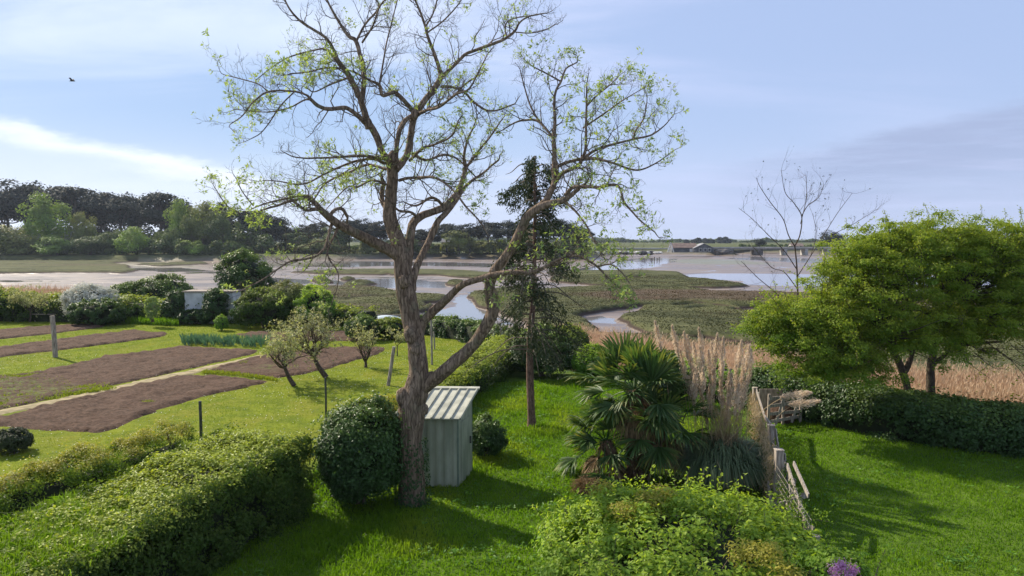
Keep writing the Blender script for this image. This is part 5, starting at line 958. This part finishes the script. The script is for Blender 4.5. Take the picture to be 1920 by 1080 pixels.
# ---------------------------------------------------------------- far bank
def unit_tree(kind, seed):
    """tree of height 1 (metres), returns (crown, trunk) mesh builders"""
    rng = np.random.default_rng(seed); tr = MB(); cr_ = MB(); k = {'pine': 34, 'round': 34, 'bush': 30}[kind]
    if kind == 'pine':
        tr.tube(crom([(0, 0, -.04), (.02*rng.normal(), .0, .3), (.03*rng.normal(), 0, .8)], 4), np.linspace(.022, .01, 9), 7); c0 = .68; rd = np.array([.37, .37, .27]); cl = .15; fl = .62; lo = -.8
    elif kind == 'round':
        tr.tube(crom([(0, 0, -.04), (.01, .0, .25), (0, 0, .7)], 4), np.linspace(.035, .015, 9), 7); c0 = .58; rd = np.array([.37, .37, .36]); cl = .17; fl = .9; lo = -.85
    else:
        tr.tube(crom([(0, 0, -.04), (.02, .0, .2), (0, 0, .5)], 4), np.linspace(.04, .015, 9), 6); c0 = .38; rd = np.array([.62, .5, .48]); cl = .22; fl = .75; lo = -.8
    d = nrm(rng.normal(size=(k*4, 3))); d = d[d[:, 2] > lo][:k]; u = .35+.65*rng.random(k); C = np.array([0, 0, c0])+d*rd*u[:, None]; rc = cl*(.6+.75*rng.random(k))
    n = 6500; sz = {'pine': .034, 'round': .034, 'bush': .05}[kind]; clumps(cr_, C, rc, nrm(d+[0, 0, .4]), n, sz, sz*.8, rng, .6, flat=fl, sprig=.4)
    if kind == 'pine':
        for c in C[::2]: tr.tube(crom([(0, 0, .35+.3*rng.random()), (c[0]*.5, c[1]*.5, c[2]-.12), tuple(c)], 3), np.linspace(.010, .004, 7), 4, cap=False)
    cr_.V = [np.maximum(v, [-9, -9, -.03]) for v in cr_.V]; return cr_, tr
PRO = {}
def far_tree(kind, px, top, wpx, D, label, m, z=.7, name=None, group=None, var=0, ar=None):
    key = (kind, m.name, var)
    if key not in PRO:
        c, t = unit_tree(kind, 100+var*7+len(PRO)); mc_ = c.mesh('crown'); mc_.materials.append(m); mt = t.mesh('trunk'); mt.materials.append(B_far); PRO[key] = (mc_, mt)
    x = (px-960)/F*D; H = A(px, top, D)[2]-z; nat = {'pine': .75, 'round': .8, 'bush': 1.35}[kind]; wd = wpx/F*D/(nat*1.0)
    t_ = thing(name or {'pine': 'pine_tree', 'round': 'round_tree', 'bush': 'bush'}[kind], label, 'tree' if kind != 'bush' else 'bush', (x, D, z), group); t_.scale = (wd, wd, H); t_.rotation_euler = (0, 0, (px*1.7) % 6.28)
    for nm, me in zip(('crown', 'trunk'), PRO[key]): o = bpy.data.objects.new(nm, me); COL.objects.link(o); o.parent = t_
pg = 'pines along the far bank'
for i, (px, top, wd, D, lb) in enumerate([
    (-60, 345, 120, 268, 'dark pine cut by the left picture edge'), (12, 340, 105, 262, 'tall dark pine at the far left edge above the olive bushes'), (52, 346, 70, 275, 'dark pine just behind the left side of the round green tree'),
    (92, 335, 85, 270, 'highest dark pine directly behind the round green tree'), (145, 343, 95, 264, 'broad dark pine right of the round green tree'), (198, 364, 60, 272, 'lower dark pine at the dip in the left skyline'),
    (228, 360, 75, 262, 'dark pine in the middle of the left pine group'), (262, 357, 70, 270, 'dark flat-topped pine left of the last tall one'), (304, 354, 80, 262, 'tall rounded pine ending the left skyline group'),
    (345, 385, 60, 275, 'short dark pine behind the light green trees'), (408, 378, 46, 275, 'small dark pine poking above the light green trees'), (455, 386, 70, 262, 'dark pine behind the hanging leaf clusters'), (495, 398, 60, 262, 'dark pine sloping down to the open sky gap'),
    (535, 424, 42, 262, 'small pine at the left of the open sky gap'), (571, 420, 40, 262, 'rounded dark pine below the left limb'), (597, 413, 34, 265, 'umbrella pine with flat top below the left limb'), (655, 409, 40, 262, 'dark pine left of the big trunk under the limb'),
    (684, 411, 44, 266, 'second dark pine left of the big trunk'), (713, 414, 44, 262, 'dark pine half hidden by the big trunk'), (800, 425, 50, 262, 'low dark pine seen through the fork of the trunk'), (838, 416, 44, 262, 'pine seen between the two middle stems'),
    (880, 420, 50, 262, 'dark pine behind the big right limb'), (915, 412, 44, 265, 'pointed dark pine right of the middle stems'), (952, 410, 56, 262, 'dark pine just left of the scruffy conifer'), (1010, 412, 54, 262, 'dark pine hidden behind the scruffy conifer'), (1052, 412, 62, 258, 'big dark pine right of the scruffy conifer'), (1088, 424, 42, 258, 'last dark pine at the right end of the wooded far bank')]):
    far_tree('pine', px, top, wd*1.3, D, lb, L_pine, var=i % 4, group=pg)
bg_ = 'broadleaf trees and bushes along the far bank'
for i, (k, px, top, wd, D, lb, m) in enumerate([
    ('round', 90, 366, 82, 238, 'round bright green tree standing in front of the left pines', L_far), ('round', 158, 398, 42, 240, 'small pale green tree right of the round one', L_farol), ('round', 345, 378, 60, 245, 'light green tree right of the tall pines', L_far),
    ('round', 382, 378, 70, 242, 'wide light green tree right of the tall pines', L_farol), ('round', 420, 398, 56, 240, 'darker green tree at the end of the light green group', L_fardk), ('bush', 20, 418, 120, 232, 'large olive-yellow bush at the far left of the bank', L_farol), ('bush', -70, 415, 110, 232, 'olive bush running out of the left edge', L_farol),
    ('bush', 256, 417, 88, 232, 'domed green bush in front of the left pines', L_far), ('bush', 170, 436, 90, 230, 'low mid green bush left of the domed one', L_fardk), ('bush', 205, 430, 70, 234, 'dusky bush behind the domed one', L_fardk), ('bush', 318, 420, 60, 236, 'dark bush right of the domed one', L_fardk),
    ('bush', 362, 446, 60, 230, 'low green bush at the shore below the light green trees', L_far), ('bush', 110, 440, 90, 229, 'low green bush below the round tree', L_far), ('round', 560, 436, 60, 256, 'green tree below the sky gap', L_fardk), ('round', 625, 428, 70, 258, 'grey-green tree between pines under the left limb', L_fardk),
    ('bush', 600, 446, 90, 252, 'olive bush on the shore under the left limb', L_farol), ('bush', 760, 440, 80, 256, 'dark bush behind the trunk fork', L_fardk), ('round', 860, 432, 56, 256, 'pale tree behind the middle stems', L_farol), ('bush', 985, 440, 90, 254, 'green bush at the shore by the conifer', L_fardk), ('bush', 1075, 442, 60, 252, 'dusky bush at the right end of the wooded bank', L_fardk)]):
    far_tree(k, px, top, wd, D, lb, m, var=i % 2, group=bg_)
def wood(name, label, x0, x1, D, hpx, n, m, seed, z=.6, sz=.8, base=470, vary=.4, st=7.):
    rng = np.random.default_rng(seed); K = int((x1-x0)/st); px = x0+(x1-x0)*rng.random(K); Dd = D+rng.random(K)*12*D/250; x = (px-960)/F*Dd; H = hpx/F*D*(1-vary*.5+vary*fbm(px*.03, px*0, seed=seed))*(.6+.5*rng.random(K))
    C = np.c_[x, Dd, z+H*.55]; r_ = H*.55; b = MB(); clumps(b, C, r_, np.tile([0, -.1, .9], (K, 1)), n, sz, sz*.7, rng, .5, flat=.9); b.V = [np.maximum(v, [-1e9, -1e9, z-.6]) for v in b.V]; return tag(obj(name, b, m), label, 'woodland', kind='stuff')
wood('undergrowth', 'green undergrowth along the left shore below the pines', -300, 470, 228, 30, 26000, L_fardk, 1, z=.4, sz=.9)
wood('pine_wood', 'solid dark mass of pines behind the single ones on the left bank', -300, 520, 285, 66, 30000, L_pine, 11, z=.5, sz=1.1, vary=.3)
wood('pine_wood', 'dark wood filling the skyline behind the single pines of the middle bank', 520, 1100, 285, 20, 16000, L_fardk, 12, z=.5, sz=1., vary=.8)
wood('undergrowth', 'mid green scrub behind the left shore between the trees', -300, 520, 246, 52, 26000, L_fardk, 2, z=.5, sz=1.)
wood('shore_scrub', 'brownish olive scrub along the middle far shore', 430, 1120, 262, 26, 30000, L_farol, 3, z=.4, sz=.9)
wood('shore_scrub', 'pale sedge line along the middle far waterline', 430, 1100, 256, 12, 16000, L_farol, 4, z=.2, sz=.6)
wood('distant_wood', 'thin blue-green tree line on the horizon at the right', 1120, 2100, 900, 9, 60000, L_fardk, 5, z=.8, sz=2.4, vary=.6, st=1.6)
wood('distant_wood', 'faint tree line behind the sky gap on the horizon', 300, 1150, 950, 11, 40000, L_fardk, 6, z=.8, sz=2.6, st=1.8)
wood('distant_wood', 'dark hump of trees on the horizon behind the shore hut', 1285, 1366, 720, 15, 9000, L_pine, 7, z=.8, sz=2.2, st=2.5)
wood('distant_wood', 'low scrub behind the bridge and causeway', 1380, 2000, 420, 7, 22000, L_fardk, 8, z=.4, sz=1.1, st=2.5)
far_tree('round', 1557, 432, 42, 345, 'isolated dark rounded tree beyond the bridge left of the hawthorns', L_pine, z=.5, name='round_tree')
far_tree('round', 1424, 447, 22, 400, 'small dark tree on the horizon above the bridge', L_pine, z=.5, name='round_tree')
far_tree('round', 1882, 444, 40, 420, 'dark tree on the horizon near the right edge', L_pine, z=.5, name='round_tree')
# ---------------------------------------------------------------- far buildings
m_dk = simple('dark_boards', (.07, .075, .08), (.15, .155, .16), .8, .8); m_rf = simple('brown_roof_tiles', (.13, .085, .07), (.22, .16, .13), .8, .85); m_pl = simple('pale_render', (.52, .50, .46), (.66, .64, .60), .5, .9); m_gl = simple('dark_glass', (.03, .035, .04), (.06, .065, .07), 1., .15); m_cn = simple('pale_concrete', (.34, .33, .30), (.50, .48, .44), .4, .9); m_rk = simple('dark_boulders', (.06, .055, .05), (.20, .18, .16), .9, .95, 1., .3)
def gable(b, c, wx, wy, h, axis='x', over=.3, th=.15):
    """two roof slopes; ridge along the axis"""
    c = np.asarray(c, float); X_ = wx/2+over; Y_ = wy/2+over
    if axis == 'x': e = [(-X_, -Y_, 0), (X_, -Y_, 0), (X_, 0, h), (-X_, 0, h)], [(X_, Y_, 0), (-X_, Y_, 0), (-X_, 0, h), (X_, 0, h)]
    else: e = [(-X_, Y_, 0), (-X_, -Y_, 0), (0, -Y_, h), (0, Y_, h)], [(X_, -Y_, 0), (X_, Y_, 0), (0, Y_, h), (0, -Y_, h)]
    for q in e:
        q = np.array(q, float); V = np.concatenate([c+q, c+q+[0, 0, th]]); b.add(V, [[3, 2, 1, 0], [4, 5, 6, 7], [0, 1, 5, 4], [1, 2, 6, 5], [2, 3, 7, 6], [3, 0, 4, 7]])
    return b
def prism(b, c, wx, wy, z0, z1, h, axis='x'):
    c = np.asarray(c, float); X_, Y_ = wx/2, wy/2; V = np.array([(-X_, -Y_, z0), (X_, -Y_, z0), (X_, Y_, z0), (-X_, Y_, z0), (-X_, -Y_, z1), (X_, -Y_, z1), (X_, Y_, z1), (-X_, Y_, z1)]+([(-X_, 0, z1+h), (X_, 0, z1+h)] if axis == 'x' else [(0, -Y_, z1+h), (0, Y_, z1+h)]))+c
    b.add(V, [[0, 1, 5, 4], [1, 2, 6, 5], [2, 3, 7, 6], [3, 0, 4, 7]]); b.add(V, [[4, 8, 7], [5, 6, 9]] if axis == 'x' else [[4, 5, 8], [6, 7, 9]]); b.add(V, [[4, 5, 9, 8], [7, 8, 9, 6]] if axis == 'x' else [[4, 8, 9, 7], [5, 6, 9, 8]]); return b
ht = thing('shore_hut', 'low oyster-shore hut with brown roof, dark gabled front and glazed doors by the far water', 'hut', (70, 294, .4))
obj('wall', prism(MB(), (66.5, 296, 0), 9.5, 6, .2, 1.9, 1.7, 'x'), m_dk, ht); obj('roof', gable(MB(), (66.5, 296, 1.9), 9.5, 6, 1.75, 'x'), m_rf, ht)
obj('gable_front', prism(MB(), (73.5, 294, 0), 7.6, 6, .2, 1.7, 1.8, 'y'), m_dk, ht); obj('porch_roof', gable(MB(), (73.5, 294, 1.72), 7.6, 6, 1.85, 'y'), simple('grey_roof', (.20, .20, .21), (.30, .30, .31), 1., .8), ht)
for x in (72.2, 74.0, 75.6): f = obj('window', MB().box((x, 290.95, 1.25), (1.2, .08, 1.3)), m_pl, ht); sub('pane', MB().box((x, 290.88, 1.25), (.9, .05, 1.0)), m_gl, f)
obj('white_panel', MB().box((69.3, 292.4, 1.0), (1.8, .1, 1.2)), m_pl, ht)
sl = thing('white_frame', 'white A-shaped frame standing at the left end of the shore hut', 'frame', (60.5, 292, .3)); 
for s_ in (-1, 1): obj('pole', MB().beam((61.+s_*1.2, 292, .3), (61., 292, 4.0), .35, .2, .9, up=(0, 1, 0)), M_white, sl)
obj('crossbar', MB().beam((60.3, 292, 1.6), (61.7, 292, 1.6), .3, .2, .9), M_white, sl)
bd = thing('bridge', 'low flat road bridge with pale piers crossing the channel at the far right', 'bridge', (110, 312, 0)); zb = 1.35
obj('deck', MB().box((112, 312, zb), (64, 5, .55)), simple('dark_concrete', (.16, .155, .14), (.26, .25, .23), .5, .9), bd); obj('parapet', MB().box((112, 309.4, zb+.55), (64, .2, .5)), m_cn, bd)
for x, w_ in ((100.5, 3.5), (111.5, 1.2), (120, 1.2), (129, 1.2)): obj('pier', MB().box((x, 312, .1), (w_, 5.2, 2.6)), m_cn if w_ < 3 else m_rk, bd)
for i, (x, y, w_, h, lb) in enumerate(((86.5, 311, 8, 1.9, 'rocky bridge abutment of dark boulders left of the opening'),)):
    V, Fc = ICO; tag(obj('boulder_bank', MB().add(np.array([x, y, 0])+V*[w_/2*1.1, 4, h]*(1+.3*fbm(V[:, 0]*4, V[:, 1]*4, V[:, 2]*4, 3))[:, None], Fc), m_rk, org=(x, y, 0)), lb, 'rocks')
tag(obj('causeway', MB().box((60, 345, 1.1), (220, 5, .5)), m_cn), kind='structure'); tag(obj('causeway', MB().box((230, 315, 1.1), (170, 5, .5)), m_cn), kind='structure')
rr_ = np.random.default_rng(17); ORD = 'first second third fourth fifth sixth seventh eighth ninth tenth eleventh twelfth thirteenth fourteenth fifteenth last'.split()
for i in range(16):
    px = 1095+i*9.+rr_.normal()*2; D = 282+rr_.random()*10; x = (px-960)/F*D; V, Fc = ICO; big = i % 3 == 0; col = m_pl if i % 2 else m_rk
    tag(obj('rubble_pile', MB().add(np.array([x, D, .2])+V*[1.3+rr_.random(), 1.2, .5+.5*rr_.random()]*(1+.4*fbm(V[:, 0]*3+i, V[:, 1]*3, V[:, 2]*3, i))[:, None], Fc, rr_.random()), col, org=(x, D, .2)), ('%s rubble heap on the far shore, %s in the line running towards the hut' % ('pale' if i % 2 else 'dark', ORD[i])), 'rubble', 'rubble heaps on the far shore')
for i, px in enumerate((1222, 1227, 1232, 1236)):
    p = G(px, 489, ZW); tag(obj('mooring_post', MB().tube([p+[0, 0, -.2], p+[0, 0, .9+.3*(i % 2)]], .12, 7), B_dark, org=tuple(p)), ORD[i].replace('fourth', 'last')+' dark mooring post from the left standing in the pale water before the hut', 'post', 'mooring posts in the water')
def house(px0, px1, eave, D, ridge, label, wm_, rm, z=.5, nw=3):
    x0 = (px0-960)/F*D; x1 = (px1-960)/F*D; ze = A(px0, eave, D)[2]; zr = A(px0, ridge, D)[2]; xc = (x0+x1)/2; t_ = thing('house', label, 'house', (xc, D, z)); obj('wall', prism(MB(), (xc, D+3, 0), x1-x0, 6, z, ze, zr-ze, 'x'), wm_, t_); obj('roof', gable(MB(), (xc, D+3, ze+.02), x1-x0, 6, zr-ze+.1, 'x'), rm, t_)
    for i in range(nw): x = x0+(x1-x0)*(i+.5)/nw; obj('window', MB().box((x, D-.04, z+(ze-z)*.55), (1., .08, 1.2)), m_gl, t_)
house(774, 798, 453, 268, 446, 'pinkish house glimpsed between the stems of the big tree', simple('pink_render', (.40, .32, .29), (.50, .42, .38), .6, .9), m_rf)
house(828, 852, 455, 268, 449, 'pale low house glimpsed right of the middle stem', m_pl, simple('slate', (.12, .12, .13), (.2, .2, .21), 1., .7))
house(57, 126, 434, 246, 428, 'long low house with white roof behind the round green tree', simple('grey_render', (.22, .22, .21), (.32, .32, .30), .6, .9), simple('white_roof_sheet', (.60, .61, .62), (.72, .73, .74), .6, .6), nw=6)
house(1484, 1506, 462, 420, 457, 'tiny pale house beyond the bridge', m_pl, m_rf, nw=2)
# bird
bp = A(135, 152, 60); bi = MB(); bi.tube([bp+[-.22, 0, 0], bp+[-.05, 0, .03], bp+[.18, 0, .01], bp+[.26, 0, 0]], [.01, .06, .045, .01], 7); bo = thing('bird', 'small dark bird flying alone in the upper left sky', 'bird', tuple(bp)); md = simple('dark_feathers', (.02, .02, .022), (.05, .05, .05), 9.); obj('body', bi, md, bo)
for s_ in (-1, 1): obj('wing', MB().add([bp+[.08, 0, .03], bp+[-.08, 0, .03], bp+[-.1, s_*.25, .18], bp+[.03, s_*.25, .2], bp+[-.16, s_*.52, .10], bp+[.08, 0, .05], bp+[-.08, 0, .05], bp+[-.1, s_*.25, .2], bp+[.03, s_*.25, .22]], [[0, 1, 2, 3], [5, 8, 7, 6]]).add([bp+[-.1, s_*.25, .18], bp+[.03, s_*.25, .2], bp+[-.16, s_*.52, .10]], [[0, 1, 2]]), md, bo)
# haze
m, t = mat('haze_air'); pv = t.new('ShaderNodeVolumePrincipled'); pv.inputs['Color'].default_value = (.72, .82, 1., 1); pv.inputs['Density'].default_value = .00013; pv.inputs['Anisotropy'].default_value = .3
t.l.new(pv.outputs[0], t.out.inputs['Volume']); hz = MB().box((0, 2000, 24), (9000, 5000, 54)); hz = obj('haze', hz, m); tag(hz, 'thin pale air between the garden and the horizon', 'haze', kind='stuff')
for o in sc.objects:
    if o.type == 'MESH' and o.name.split('.')[0] in ('haze',): o.display_type = 'WIRE'
print('polys', sum(len(o.data.polygons) for o in sc.objects if o.type == 'MESH'), 'objects', len(sc.objects))
